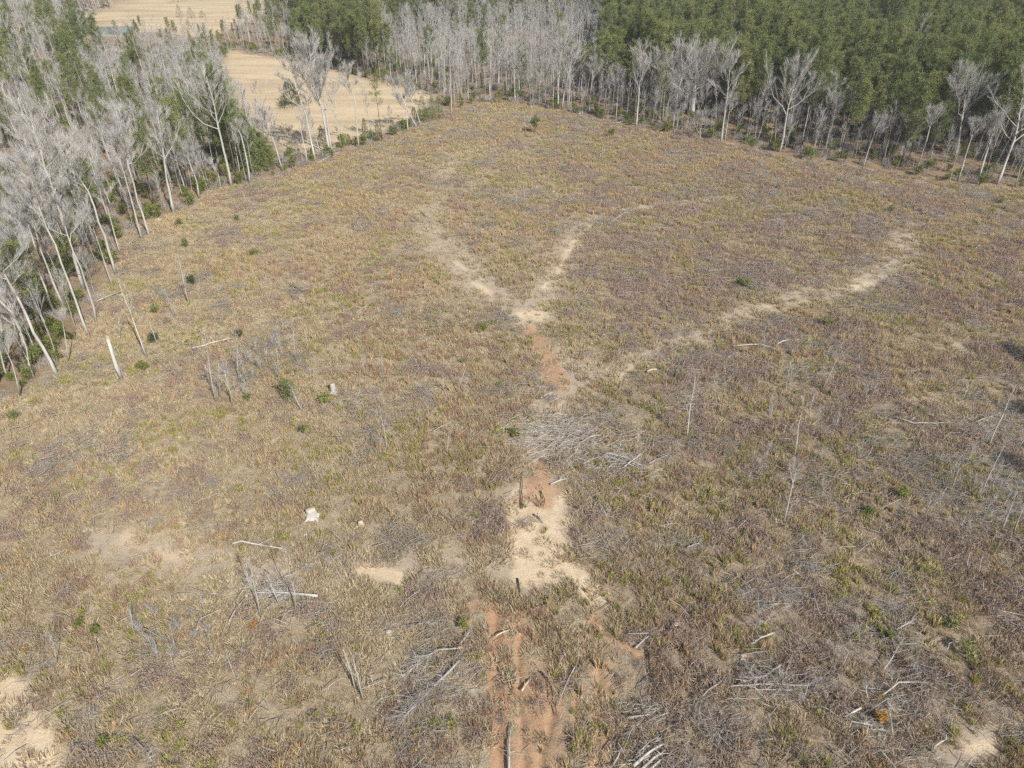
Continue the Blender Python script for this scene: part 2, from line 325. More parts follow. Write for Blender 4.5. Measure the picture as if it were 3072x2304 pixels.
def pine(h, r, cb=.5, spread=3.2, nb=38, dens=42, path=None, L=.5, wd=.11):
    if path is None:
        q = np.linspace(0, 1, 6); wv = np.cumsum(R.normal(size=(6, 2)), 0)*h*.005; wv -= wv[0]; path = np.c_[wv, q*h]
    path = np.asarray(path, float); tr = MB(); q = np.linspace(0, 1, len(path)); tr.tube(path, r*(1-q*.85), 6)
    nd = MB(); br = MB()
    for j in range(nb):
        t = cb+(1-cb)*((j+R.random())/nb); t = min(t, .995); bp = polyat(path, [t])[0]; f = (t-cb)/(1-cb); a = j*2.4+R.normal()*.5
        Lb = spread*(math.sin(min(1, f*1.25+.28)*math.pi*.78)*.95+.12)*(.55+.6*R.random()); o = unit(np.array([math.cos(a), math.sin(a), .15+.5*f]))
        tip = bp+o*Lb; br.tube([bp, (bp+tip)/2-[0, 0, .1*Lb*.5], tip], [.045, .03, .012], 3, False)
        for u in ((.55, .8, 1.) if Lb > 1.2 else (.8, 1.)):
            clump(nd, bp+(tip-bp)*u+rdir(1)[0]*.25, .62*(.7+.5*R.random()), dens, L, wd)
    clump(nd, path[-1], .7, dens, L, wd)
    return tr, br, nd
def cone_bush(h, rad, n, L=.22, wd=.10, sharp=1.0):   # cedar: dense tapering column
    b = MB(); t = R.random(n)**.75; z = h*(.04+.96*(1-t)); rr = rad*np.clip((1-z/h)**sharp+.06, 0, 1)*(.55+.5*R.random(n)); a = R.random(n)*6.28
    lob = 1+.25*np.sin(a*3+z*2.1)+.2*np.sin(a*5-z*3); rr *= lob
    p0 = np.c_[np.cos(a)*rr, np.sin(a)*rr, z]; d = unit(np.c_[np.cos(a), np.sin(a), .7+R.random(n)]+rdir(n)*.5); ribbons2(b, p0, p0+d*L*(.6+R.random(n))[:, None], wd); return b
def leafy(h, rad, ncl, per, L=.22, wd=.11, zb=.25):   # leafy shrub: clumps on several stems
    st = MB(); lf = MB()
    for j in range(5):
        a = j*1.3+R.random(); e = np.array([math.cos(a)*rad*.5, math.sin(a)*rad*.5, h*.8]); st.tube([[0, 0, 0], e*.5+[0, 0, .05], e], [.05, .035, .015], 4, False)
    for j in range(ncl):
        d = rdir(1)[0]*(.45+.55*R.random()); c = np.array([d[0]*rad*.75, d[1]*rad*.75, h*(zb+(1-zb)*(.5+.45*d[2]))]); clump(lf, c, rad*.34, per, L, wd)
    return st, lf
def grass(n, lo, hi, lean, w, r):
    b = MB(); a = R.random(n)*6.28; q = R.random(n)**.5*r; p0 = np.c_[np.cos(a)*q, np.sin(a)*q, np.zeros(n)]; a2 = a+R.normal(size=n)*.7; ln = lean[0]+(lean[1]-lean[0])*R.random(n)
    L = lo+(hi-lo)*R.random(n); ribbons(b, p0, p0+np.c_[np.cos(a2)*np.sin(ln), np.sin(a2)*np.sin(ln), np.cos(ln)]*L[:, None], w); return b
def canes(n, L, h, w):                      # arching bramble canes
    b = MB(); a = R.random(n)*6.28; ll = L*(.4+.7*R.random(n)); o = R.normal(size=(n, 2))*L*.35; pv = None
    for k in range(4):
        s = k/3; cur = np.c_[o[:, 0]+np.cos(a)*ll*s, o[:, 1]+np.sin(a)*ll*s, h*(.35+.65*R.random(n))*math.sin(s*2.6+.25)]
        if pv is not None: ribbons(b, pv, cur+(cur-pv)*.15, w)
        pv = cur
    m2 = n*2; k = R.integers(0, n, m2); c0 = np.c_[o[k, 0]+np.cos(a[k])*ll[k]*.5, o[k, 1]+np.sin(a[k])*ll[k]*.5, h*.5*R.random(m2)]; ribbons(b, c0, c0+unit(rdir(m2)+[0, 0, .5])*L*.4, w*.8); return b
def sticks(n, L, spread, h, rr, k=3):
    b = MB()
    for j in range(n):
        a = R.random()*6.28; c = np.r_[R.normal(size=2)*spread*.5, h*R.random()]; l = L*(.4+.9*R.random()); d = np.array([math.cos(a), math.sin(a), R.normal()*.12])*l/2; mid = c+R.normal(size=3)*l*.05
        r0 = rr*(.5+R.random()); b.tube([c-d, mid, c+d], [r0, r0*.8, r0*.3], k, False)
    return b
# ------------------------------------------------------------------ uncountable cover, scattered as points
def protos(name, meshes):
    c = bpy.data.collections.new(name+'_shapes')
    for k, me in enumerate(meshes): c.objects.link(bpy.data.objects.new(f'{name}_shape_{k:02d}', me))
    return c
def scatter(name, label, coll, nvar, pts, scale, tint=None, tilt=.12, yaw=None, zs=None, kind='stuff'):
    n = len(pts); me = bpy.data.meshes.new(name); me.vertices.add(n); me.vertices.foreach_set('co', np.asarray(pts, np.float32).ravel())
    rot = np.c_[R.normal(size=(n, 2))*tilt, R.random(n)*6.28 if yaw is None else yaw]; scale = np.broadcast_to(scale, (n,)); sc = np.c_[scale, scale, scale*(1 if zs is None else zs)]
    for nm, ty, dt, ar in (('rot', 'FLOAT_VECTOR', 'vector', rot), ('scl', 'FLOAT_VECTOR', 'vector', sc), ('pick', 'INT', 'value', R.integers(0, nvar, n)), ('tint', 'FLOAT', 'value', R.random(n) if tint is None else tint)):
        a = me.attributes.new(nm, ty, 'POINT'); a.data.foreach_set(dt, np.asarray(ar, np.int32 if ty == 'INT' else np.float32).ravel())
    o = tag(link(name, me), label, None, None, kind); g = bpy.data.node_groups.new(name, 'GeometryNodeTree')
    g.interface.new_socket('Geometry', in_out='INPUT', socket_type='NodeSocketGeometry'); g.interface.new_socket('Geometry', in_out='OUTPUT', socket_type='NodeSocketGeometry')
    gi = g.nodes.new('NodeGroupInput'); go = g.nodes.new('NodeGroupOutput'); ip = g.nodes.new('GeometryNodeInstanceOnPoints'); ci = g.nodes.new('GeometryNodeCollectionInfo')
    ci.inputs['Collection'].default_value = coll; ci.inputs['Separate Children'].default_value = True; ci.inputs['Reset Children'].default_value = True; ip.inputs['Pick Instance'].default_value = True
    def att(nm, dt):
        a = g.nodes.new('GeometryNodeInputNamedAttribute'); a.data_type = dt; a.inputs[0].default_value = nm; return a.outputs['Attribute']
    L = g.links.new; L(gi.outputs[0], ip.inputs['Points']); L(ci.outputs[0], ip.inputs['Instance']); L(att('pick', 'INT'), ip.inputs['Instance Index']); L(att('rot', 'FLOAT_VECTOR'), ip.inputs['Rotation']); L(att('scl', 'FLOAT_VECTOR'), ip.inputs['Scale']); L(ip.outputs[0], go.inputs[0])
    md = o.modifiers.new('scatter', 'NODES'); md.node_group = g; return o
def inview(x, y, mx=14, z=0):
    f = y*CP+CAM_H*SP; u = y*SP-CAM_H*CP
    return (f > 5) & (np.abs(x) < .72*f+mx) & (u > -.54*f-mx*.6)
greenx = lambda x, y: sm(.50, .60, fbm(x/6.5, y/6.5, 61, 4)+.09*right(x, y)*sm(120, 40, y)+.04*sm(130, 190, y))
clus = lambda x, y: sm(.38, .60, fbm(x/1.5, y/1.5, 140, 3))
def fieldpts(dens, weight=None, clump_it=True, floor_=.2):
    x0, x1, y0, y1 = -105, 175, 18, 262; n = int((x1-x0)*(y1-y0)*dens); x = x0+(x1-x0)*R.random(n); y = y0+(y1-y0)*R.random(n)
    k = inview(x, y); x, y = x[k], y[k]; k = pip(x, y, FIELD); x, y = x[k], y[k]
    bare = np.maximum(lmask('bare', x, y), lmask('clay', x, y)*.9); worn = lmask('worn', x, y); p_ = np.clip(1-1.05*bare, .10, 1)*(1-.72*np.clip(worn, 0, 1))
    if weight is not None: p_ = p_*weight(x, y, worn)
    p_ = p_*(floor_+(1-floor_)*clus(x, y)) if clump_it else p_
    k = R.random(len(x)) < p_; x, y = x[k], y[k]; return x, y, np.c_[x, y, hills(x, y)]
def right(x, y): return sm(-12, 26, x-(y-60)*.02)                        # the darker, brushier right-hand side
brushy_ = lambda x, y: sm(.46, .64, fbm(x/9, y/9, 50, 4)+.13*right(x, y)-.03)
greenish = lambda x, y: sm(.50, .62, fbm(x/6.5, y/6.5, 61, 4)+.09*right(x, y)*sm(120, 40, y)+.04*sm(130, 190, y))
golden = lambda x, y: sm(.46, .62, fbm(x/13, y/13, 73, 3)+.10*sm(110, 190, y))
russet_ = lambda x, y: sm(.52, .66, fbm(x/8, y/8, 91, 4)+.15*np.exp(-((x+12)/24)**2-((y-92)/32)**2)+.05*np.exp(-((x+5)/60)**2-((y-215)/40)**2))
n_ = lambda x, q: R.normal(size=len(x))*q
x, y, pt = fieldpts(4.6, lambda x, y, w_: .66+.34*(1-brushy_(x, y)), True, .66)
scatter('grass', 'low pale dry grass matting the cleared ground', protos('thatch', [grass(52, .22, .58, ((.45, 1.25), (.1, .75))[q_ % 2], .055, .5).mesh('thatch', M['thatch']) for q_ in range(6)]), 6, pt, (.55+.5*R.random(len(x)))*(.7+.9*clus(x, y)), np.clip(fbm(x/12, y/12, 33, 3)*1.6-.45+.4*right(x, y)+n_(x, .3), 0, 1))
x, y, pt = fieldpts(1.25, lambda x, y, w_: (.10+.9*golden(x, y))*(.45+.55*sm(70, 130, y))*(1-.85*np.clip(w_, 0, 1)))
scatter('broomsedge_grass', 'upright golden broomsedge tufts all over the clearing', protos('broom', [grass(26, .5, 1.0, (.02, .28), .075, .16).mesh('broom', M['broom']) for _ in range(6)]), 6, pt, .75+.7*R.random(len(x)), np.clip(fbm(x/9, y/9, 37, 3)*1.8-.4+n_(x, .3), 0, 1), .12)
def weedmesh(q_):
    b = grass(30, .35, .85, (.02, .45), .06, .2)
    if q_ % 3 == 0: clump(b, np.array([0, 0, .35]), .3, 26, .2, .075, .6)
    return b.mesh('weed', M['weed'])
x, y, pt = fieldpts(1.55, lambda x, y, w_: (.06+.94*greenish(x, y))*(1-.9*np.clip(w_, 0, 1)))
scatter('green_weeds', 'yellow-green weeds growing in patches between the dry grass', protos('weed', [weedmesh(q_) for q_ in range(6)]), 6, pt, .6+.8*R.random(len(x)), np.clip(fbm(x/8, y/8, 39, 3)*1.8-.4+n_(x, .3), 0, 1))
x, y, pt = fieldpts(.95, lambda x, y, w_: (.03+.97*brushy_(x, y)*(.45+.45*right(x, y)))*(1-.7*greenx(x, y))*(1-.95*np.clip(w_, 0, 1)))
scatter('bramble_undergrowth', 'purple-brown bramble thicket on the brushy side of the clearing', protos('bramble', [canes(44, .85, .8, .032).mesh('bramble', M['bramble']) for _ in range(6)]), 6, pt, .7+.9*R.random(len(x)))
x, y, pt = fieldpts(1.3, lambda x, y, w_: (.06+.94*russet_(x, y))*(1-.9*np.clip(w_, 0, 1)))
scatter('russet_weeds', 'reddish-brown dead weed stems in patches', protos('russet', [grass(34, .35, .9, (.05, .6), .045, .35).mesh('russet', M['russet']) for _ in range(5)]), 5, pt, .7+.7*R.random(len(x)))
x, y, pt = fieldpts(.75, lambda x, y, w_: .25+.45*brushy_(x, y)+.3*right(x, y)*sm(150, 60, y)+.25*np.clip(w_, 0, 1), False); pt[:, 2] += .05
scatter('stick_litter', 'loose grey sticks littering the cleared ground', protos('sticks', [sticks(2, 1.5, .9, .45, .02).mesh('sticks', M['slash']) for _ in range(10)]), 10, pt, .6+1.0*R.random(len(x)), None, .12)
slashy = lambda x, y: sm(.56, .68, fbm(x/6, y/6, 97, 4)+.06*right(x, y))
x, y, pt = fieldpts(.42, lambda x, y, w_: .02+.98*slashy(x, y), False)
scatter('slash_debris', 'tangled grey logging slash lying in heaps', protos('slash', [sticks(30, 1.3, 1.1, .7, .014).mesh('slash', M['brushy']) for _ in range(6)]), 6, pt, .7+.8*R.random(len(x)), None, .1)

# ------------------------------------------------------------------ trees of the edge, one by one
def split_mesh(name, pairs):                # one mesh from several builders, each with its own material
    me = merge([q for q, _ in pairs]).mesh(name, pairs[0][1]); idx = []
    for k, (q, mt) in enumerate(pairs):
        if k: me.materials.append(mt)
        idx.append(np.full(sum(len(f) for f in q.f), k))
    me.polygons.foreach_set('material_index', np.concatenate(idx).astype(np.int32)); return me
LAND = []                                    # (x px, y px, words) of trees one can find again
def px_path(base, via):
    g = G(*base); pts = [np.zeros(3)]+[lift(*v, g[1])-g for v in via]; pts = np.array(pts); out = [pts[0]]
    for a, c in zip(pts[:-1], pts[1:]):
        n = max(2, int(round(np.linalg.norm(c-a)/2.6)))
        for s in np.linspace(0, 1, n+1)[1:]: out.append(a+(c-a)*s+(R.normal(size=3)*[.07, .12, 0] if s < 1 else 0))
    out = np.array(out); out[:, 1] += np.cumsum(R.normal(size=len(out))*.06); out[0] = 0; return g-[0, 0, .12], out
def edge_tree(base, via, label, words, r=.2, spread=3.5, cb=.5, n1=13, n2=6, tw=1500, mat='bark', name='bare_tree', cat='tree', limbs_apart=True, rise=.9, twl=1.15, tww=.034, **kw):
    spread *= 1.15; tw = int(tw*1.25)
    g, path = px_path(base, via); tr, lb, cr = hardwood(path[-1][2], r, path, cb, spread, n1, n2, tw, rise, twl=twl, tww=tww, **kw)
    o = thing(name, g, label, cat, 'trees along the edge of the clearing' if cat == 'tree' else None)
    big = sorted(lb, key=lambda q: -np.linalg.norm(q.v[0][0]-q.v[0][-1]))[:6] if limbs_apart else []
    link('trunk', merge([tr]+[q for q in lb if q not in big]).mesh('trunk', M[mat], True), o)
    for q in big: link('limb', q.mesh('limb', M[mat], True), o)
    link('crown', cr.mesh('crown', M['bark' if mat == 'white' else 'twig']), o)
    if words: LAND.append((base[0], base[1], words))
    return o
E = edge_tree
# left-hand tree line, from the near corner up to the pasture
E((172, 1128), [(54, 901), (0, 800), (-40, 640)], 'tall pale leaning tree at the near left corner of the clearing', 'the leaning corner tree', .27, 3.5, .55)
E((269, 1012), [(225, 900), (181, 786), (116, 627), (70, 480)], 'long grey trunk standing out on the grass left of the snag', 'the grey trunk standing out on the grass', .2, 3.2, .62)
E((288, 965), [(242, 800), (200, 700), (160, 560)], 'straight grey tree with a flared foot beside a fallen log', 'the tree with the flared foot', .2, 2.8, .6)
E((250, 865), [(210, 731), (159, 580), (130, 500), (85, 340)], 'thick pale-barked tall tree of the left wood', 'the thick pale-barked tree', .34, 5, .52, 16, tw=2200, mat='white')
E((195, 923), [(145, 800), (110, 690), (80, 600)], 'grey tree beside a yellow-green bush in the left wood', 'the tree by the yellow-green bush', .22, 3, .6)
E((165, 943), [(119, 825), (90, 753), (61, 680), (30, 560)], 'slim straight tree left of the yellow-green bush', None, .18, 2.6, .6)
E((148, 999), [(90, 876), (60, 790), (20, 680)], 'slim tree with a dark shaded foot in the left wood', None, .18, 2.6, .6)
E((347, 822), [(315, 706), (264, 572), (230, 520), (205, 420)], 'white-barked tree reaching out of the wood beside the grass', 'the white-barked tree beside the grass', .26, 4, .55, mat='white')
E((340, 865), [(307, 770), (280, 690), (262, 620)], 'thin bare stem in front of the white-barked tree', None, .11, 1.6, .6, 8, 4, 500)
E((362, 764), [(340, 690), (318, 610), (300, 540)], 'thin tree with a broken hanging top near the grass bay', None, .14, 2, .6, 9, 4, 600)
E((427, 721), [(380, 554), (365, 500), (340, 400)], 'slender straight tree at the point of the grass bay', 'the slender tree at the grass bay', .19, 2.8, .6)
E((450, 712), [(412, 598), (387, 500), (365, 420), (350, 330)], 'pale tree leaning over the grass bay', None, .23, 3.4, .55, mat='white')
E((523, 641), [(495, 507), (485, 430), (470, 330)], 'pale thick-stemmed tree above the right end of the grass bay', 'the thick-stemmed tree at the grass bay', .3, 3.6, .55, mat='white')
E((597, 594), [(590, 545), (572, 500), (560, 450)], 'crooked forked small tree with a white foot', 'the crooked forked tree', .2, 3, .4, 10)
E((694, 558), [(662, 409), (651, 362), (640, 300), (618, 225)], 'tall whitish tree with a wide fan of twigs beside the dark pines', 'the tall fan-crowned tree', .32, 6.5, .5, 18, 7, 2900, 'white', rise=.75)
E((750, 549), [(738, 470), (723, 409), (708, 385)], 'short white trunk with its top broken off', 'the broken white trunk', .24, 1.6, .8, 6, 3, 260, 'white')
E((669, 578), [(655, 520), (630, 490)], 'thin stem bent to the left at the wood edge', None, .1, 1.5, .5, 7, 3, 300)
E((237, 668), [(220, 610), (199, 572), (180, 520)], 'short thick forked tree inside the left wood', None, .3, 3, .4, 9)
E((89, 1064), [(36, 934), (0, 900), (-40, 800)], 'thick grey trunk leaving the picture at the left', None, .3, 3.5, .6)
E((103, 1135), [(60, 1000), (20, 900)], 'thin stem among green bushes near the left corner', None, .12, 1.8, .6, 8, 4, 500)
E((60, 1186), [(36, 1090), (0, 1010)], 'thin stem nearest the left border of the wood', None, .12, 1.8, .6, 8, 4, 500)
E((27, 1142), [(0, 1060), (-30, 980)], 'slim trunk cut by the left border', None, .16, 2, .6, 8, 4, 500)
E((203, 1093), [(192, 992), (185, 950)], 'short thin pole beside the leaning corner tree', None, .1, 1, .7, 5, 3, 160)
# between clearing and pasture
E((846, 506), [(819, 416), (806, 400), (795, 350)], 'crooked white tree with a bushy crown at the pasture corner', 'the crooked white tree', .22, 3.6, .4, 12, tw=1600, mat='white')
E((921, 494), [(908, 420), (897, 354)], 'limbless white trunk with a snapped top by the pasture', None, .24, .9, .9, 4, 2, 80, 'white')
E((946, 485), [(917, 344), (895, 280), (881, 238), (868, 215)], 'leaning white tree with long limbs over the pasture cedar', 'the leaning white tree', .34, 6.5, .42, 14, 6, 1700, 'white', rise=.5)
E((962, 470), [(945, 400), (930, 330), (922, 300)], 'thin pole right behind the leaning white tree', None, .15, 1.2, .75, 6, 3, 200, 'white')
E((990, 466), [(976, 380), (965, 320), (950, 270), (935, 215), (928, 150)], 'big twin-stemmed tree with a rounded pale crown by the pasture', 'the big round-crowned tree', .38, 6.5, .42, 28, 10, 5200, 'white', rise=1.0, twl=1.3, tww=.04)
E((996, 464), [(984, 385), (975, 330), (972, 270), (968, 200)], 'right-hand stem of the twin tree, leaning slightly right', None, .28, 4.5, .5, 14, 7, 2200, 'white', rise=1.1)
E((1077, 443), [(1070, 370), (1067, 307), (1052, 260), (1042, 205)], 'slender white tree with a small upright crown before the pasture', 'the slender pasture tree', .2, 3.4, .55, 13, 6, 1500, 'white', rise=1.2)
E((1224, 398), [(1217, 318), (1200, 280), (1185, 258)], 'pale many-branched tree leaning left at the pasture end', 'the tree at the pasture end', .2, 5, .35, 15, 6, 1900, 'white', rise=.7)
E((1252, 383), [(1230, 345), (1210, 318), (1196, 300)], 'strongly leaning pale stem at the pasture end', None, .17, 2, .6, 8, 4, 500, 'white')
E((1264, 378), [(1250, 335), (1235, 300), (1225, 280)], 'second leaning pale stem, right of the first', None, .17, 2, .6, 8, 4, 500, 'white')
E((1355, 351), [(1352, 260), (1349, 177), (1348, 120)], 'very tall thin tree where the pasture meets the far wood', 'the very tall thin tree', .2, 2.6, .62, 11, 5, 900)
# far edge, middle
E((1496, 262), [(1497, 200), (1496, 160), (1500, 98)], 'white forked tree in the far grey wood', 'the white forked tree', .32, 5, .5, 15, 7, 2400, 'white')
E((1557, 300), [(1558, 240), (1556, 195), (1560, 150)], 'grey tree with an upright crown right of the far green shrub', None, .24, 4, .5, 13, 6, 1800)
E((1659, 327), [(1660, 250), (1661, 178), (1662, 150)], 'limbless pole left of the white pair', None, .17, 1.2, .8, 6, 3, 260, 'white')
E((1673, 327), [(1676, 240), (1681, 160), (1686, 80)], 'tallest white trunk at the far corner of the clearing', 'the tallest white trunk', .34, 5.5, .5, 17, 7, 2600, 'white')
E((1686, 329), [(1693, 270), (1704, 230), (1718, 160)], 'white tree forking to the right beside the tallest trunk', None, .28, 5.5, .45, 15, 7, 2400, 'white')
E((1704, 325), [(1710, 260), (1714, 215)], 'thin stem right of the forking white tree', None, .12, 1.5, .65, 8, 4, 500)
E((1767, 340), [(1772, 270), (1777, 222), (1780, 190)], 'thin pale tree right of the yellow-green edge shrubs', None, .17, 2.4, .6, 9, 5, 800)
E((1847, 365), [(1852, 300), (1855, 250), (1858, 215)], 'thin straight tree before the dark pines', None, .15, 2.2, .6, 9, 5, 700)
E((1908, 382), [(1916, 300), (1921, 224), (1925, 150)], 'tall white straight tree left of the spreading oak', 'the tall straight white tree', .28, 4, .52, 14, 6, 2000, 'white', rise=1.1)
E((1988, 362), [(1992, 310), (1997, 262), (1985, 175)], 'grey tree with crooked side limbs left of the spreading oak', None, .24, 4.8, .4, 14, 6, 2000)
E((2018, 391), [(2026, 320), (2036, 262), (2050, 225), (2044, 155)], 'leaning grey tree just in front of the spreading oak', None, .27, 5, .45, 14, 6, 1900)
E((2078, 346), [(2080, 310), (2084, 282), (2086, 240), (2088, 175)], 'huge spreading oak with a broad bare crown', 'the spreading oak', .8, 10.5, .27, 34, 13, 8000, 'white', rise=.6, twl=1.5, tww=.045)
E((2044, 412), [(2046, 360), (2049, 320)], 'thin stem in front of the spreading oak', None, .1, 1.2, .6, 7, 3, 300)
E((2102, 423), [(2100, 390), (2112, 350)], 'small multi-branched tree right of the spreading oak', None, .13, 3, .35, 10, 5, 900)
E((2163, 430), [(2178, 320), (2188, 231), (2190, 180)], 'tall pale tree leaning right, right of the spreading oak', 'the right-leaning pale tree', .26, 4.2, .5, 13, 6, 1900, 'white')
E((2174, 430), [(2184, 360), (2196, 290)], 'thin companion stem of the right-leaning pale tree', None, .14, 1.8, .6, 8, 4, 500)
# far edge, right
E((2339, 456), [(2354, 380), (2370, 300), (2385, 250), (2396, 203)], 'broad-crowned tree with curving limbs before the pines', 'the broad-crowned tree', .32, 6.5, .42, 17, 7, 2600, 'white')
E((2406, 430), [(2420, 360), (2431, 300), (2438, 240)], 'slim tree right of the broad-crowned tree', None, .2, 3, .55, 11, 6, 1300)
E((2473, 467), [(2489, 390), (2500, 330), (2510, 250)], 'grey tree with a tufted twiggy crown before the pines', 'the tufted grey tree', .2, 4, .5, 12, 6, 1700)
E((2583, 388), [(2598, 310), (2614, 246), (2632, 195)], 'white forked trunk rising against the green pines', 'the white trunk against the pines', .27, 3.4, .6, 11, 6, 1400, 'white')
E((2610, 392), [(2622, 330), (2637, 268), (2650, 200)], 'second white trunk against the green pines', None, .24, 3, .6, 11, 6, 1300, 'white')
E((2588, 503), [(2605, 450), (2623, 401), (2635, 370)], 'short leaning pale stem at the wood edge', None, .16, 2.4, .55, 9, 5, 800, 'white')
E((2748, 521), [(2770, 450), (2789, 383), (2800, 340)], 'leaning pale trunk below a dark pine crown', 'the leaning trunk under the dark pine', .24, 2.6, .65, 10, 5, 900, 'white')
E((2711, 470), [(2725, 420), (2738, 370)], 'thin pale pole between pine trunks', None, .16, 1.6, .7, 7, 4, 400)
E((2865, 481), [(2880, 400), (2890, 345), (2896, 300), (2900, 250)], 'dark-stemmed tree with a wide grey crown', 'the wide grey crown', .34, 7.5, .45, 18, 8, 3200)
E((2872, 544), [(2893, 470), (2912, 412), (2920, 380)], 'pale leaning trunk below the wide grey crown', None, .24, 3, .6, 10, 5, 1000, 'white')
E((2934, 542), [(2956, 470), (2974, 412), (2990, 360)], 'forked leaning pale trunk near the right border', None, .26, 4.5, .5, 12, 6, 1500, 'white')
E((2990, 552), [(3015, 490), (3042, 416), (3058, 330), (3075, 240)], 'large forked tree leaning right by the right border', 'the large forked tree', .42, 7, .42, 16, 7, 2800, 'white')
E((3046, 556), [(3062, 500), (3080, 440)], 'thin stem at the right border', None, .12, 1.6, .6, 8, 4, 500)
# evergreens one can tell apart
def evergreen(base, h, label, r=.14, cb=.3, spread=2.2, nb=26, dens=34, top=None, name='pine_tree', cat='tree', words=None, L=.5, wd=.13):
    g = G(*base); path = None
    if top: g, path = px_path(base, [top]); h = path[-1][2]
    tr, br, nd = pine(h, r, cb, spread, nb, dens, path, L, wd); o = thing(name, g, label, cat)
    link('trunk', merge([tr, br]).mesh('trunk', M['pbark']), o); link('crown', nd.mesh('crown', M['pine']), o)
    if words: LAND.append((base[0], base[1], words))
evergreen((1147, 423), 0, 'thin scraggly pine with a tiny crown before the pasture', .13, .62, 1.5, 12, 26, (1122, 240))
for k, (bx, by, h, s) in enumerate([(718, 505, 15, 3.2), (690, 500, 17, 3.4), (765, 520, 10, 2.8), (715, 470, 18, 3.6), (800, 510, 7, 2.4)]):
    evergreen((bx, by), h, ['dense dark pine at the pasture corner, second from the left', 'tall dark pine at the pasture corner, leftmost of the clump', 'middling dark pine right of the broken white trunk', 'tallest dark pine of the clump beside the pasture', 'low bushy pine under the crooked white tree'][k], .2, .12, s, 60, 40)
for k, (bx, by, h, s, lab) in enumerate([(2521, 474, 22, 3.4, 'dark-trunked pine left of the white trunks'), (2661, 463, 22, 3.8, 'dark-trunked pine whose crown hangs over the leaning trunk'), (2700, 500, 20, 3.6, 'pine with a dense dark crown at the wood edge'), (2960, 500, 24, 4, 'yellowish pine near the right border'), (1815, 330, 21, 3.6, 'pine standing forward of the plantation by the far corner')]):
    evergreen((bx, by), h, lab, .22, .5, s, 44, 42)
def cedar(base, h, rad, label, n=900, mat='cedar', sharp=.9, L=.26, name='cedar_tree', cat='tree'):
    o = thing(name, G(*base), label, cat); st = MB(); st.tube([[0, 0, -.1], [0, 0, h*.5], [0, 0, h*.9]], [.1, .07, .02], 5)
    link('trunk', st.mesh('trunk', M['pbark']), o); link('crown', cone_bush(h, rad, n, L, .13, sharp).mesh('crown', M[mat]), o)
cedar((877, 322), 8.5, 4.2, 'broad dark cedar standing alone in the tan pasture', 3200, L=.5)
for a in [((1098, 428), 6.5, 1.3, 'bronze-green narrow cedar beside the slender pasture tree', 900), ((1135, 425), 5, 1.3, 'dark cedar under the scraggly pine', 700), ((1048, 436), 3, 1.1, 'low yellow-green cedar left of the slender pasture tree', 500, 'shrub'),
          ((970, 440), 5.5, 1.5, 'dark cedar behind the twin-stemmed tree', 800), ((1270, 372), 8, 2.2, 'dense green cedar at the pasture end', 1300, 'pine'), ((1298, 364), 7.5, 2, 'green cedar right of the pasture-end trees', 1200, 'pine'), ((1245, 372), 5, 2, 'bluish bushy cedar among the leaning stems', 900),
          ((1318, 360), 7, 1.8, 'cedar with a yellowish crown at the far end of the pasture', 1000, 'shrub'), ((541, 55), 7, 2.6, 'pointed cedar in the far pasture, leftmost of three', 700), ((575, 56), 6, 3.2, 'round brown cedar in the far pasture, middle of three', 700), ((608, 54), 4, 2, 'smallest cedar in the far pasture, rightmost of three', 400),
          ((568, 90), 5, 2.4, 'lone cedar at the near edge of the far pasture', 500), ((725, 40), 3.5, 1.6, 'tiny dark cedar at the right of the far pasture', 300), ((535, 8), 13, 6, 'dark round tree casting shadow at the top of the far pasture', 1500), ((745, 10), 14, 8, 'wide dark tree casting shadow on the far pasture', 1800),
          ((1497, 310), 4.5, 1.5, 'bronze bush at the foot of the far grey wood', 600, 'shrub')]: cedar(*a[:4], *(a[4:]))
# ------------------------------------------------------------------ the woods
hw = []
for k in range(9):
    h = 18+7*R.random(); hw.append(hardwood(h, .17+.09*R.random(), None, .45+.2*R.random(), 2.6+2.2*R.random(), 11, 5, 850, 1.0))
for k in range(7):
    h = 14+6*R.random(); hw.append(hardwood(h, .10+.05*R.random(), None, .58+.14*R.random(), 1.5+.9*R.random(), 9, 4, 330, 1.2, k=5))
hw_t = [merge([a]+b_).mesh('trunk', M['bark'], True) for a, b_, c_ in hw]; hw_c = [c_.mesh('crown', M['twig']) for a, b_, c_ in hw]
hw_all = [split_mesh('bare_tree', [(merge([a]+b_), M['bark']), (c_, M['twig'])]) for a, b_, c_ in hw]
pn = [pine(17+8*R.random(), .17+.05*R.random(), .40+.16*R.random(), 2.3+.9*R.random(), 40, 56, None, .5, .095) for _ in range(8)]
pn_t = [merge([a, b_]).mesh('trunk', M['pbark']) for a, b_, c_ in pn]; pn_c = [c_.mesh('crown', M['pine']) for a, b_, c_ in pn]; keepd = .9
pn_all = [split_mesh('pine_tree', [(merge([a, b_]), M['pbark']), (c_, M['pine'])]) for a, b_, c_ in pn]
sp = 4.4; gx, gy = np.meshgrid(np.arange(-420, 470, sp), np.arange(58, 660, sp)); x = gx.ravel()+R.normal(size=gx.size)*sp*.33; y = gy.ravel()+R.normal(size=gx.size)*sp*.33
k = inview(x, y, 26); x, y = x[k], y[k]
ok = ~pip(x, y, FIELD) & (pdist(x, y, EDGE) > 2.5)
for pg in (PAST1, PAST2, POND, *CLEAR): ok &= ~pip(x, y, pg) & (pdist(x, y, pg, True) > 2)
x, y = x[ok], y[ok]; px, py = P(x, y); de = pdist(x, y, EDGE); nz = fbm(x/13, y/13, 120, 3); u = R.random(len(x))
left = (px < 900) & ((py > 150) | (px < 640)) | (px < 720)
hzone = pip(px, py, [(1320, 330), (1500, 330), (1760, 365), (1800, 250), (1790, 125), (1680, 92), (1320, 100), (1150, 165), (1140, 250)])
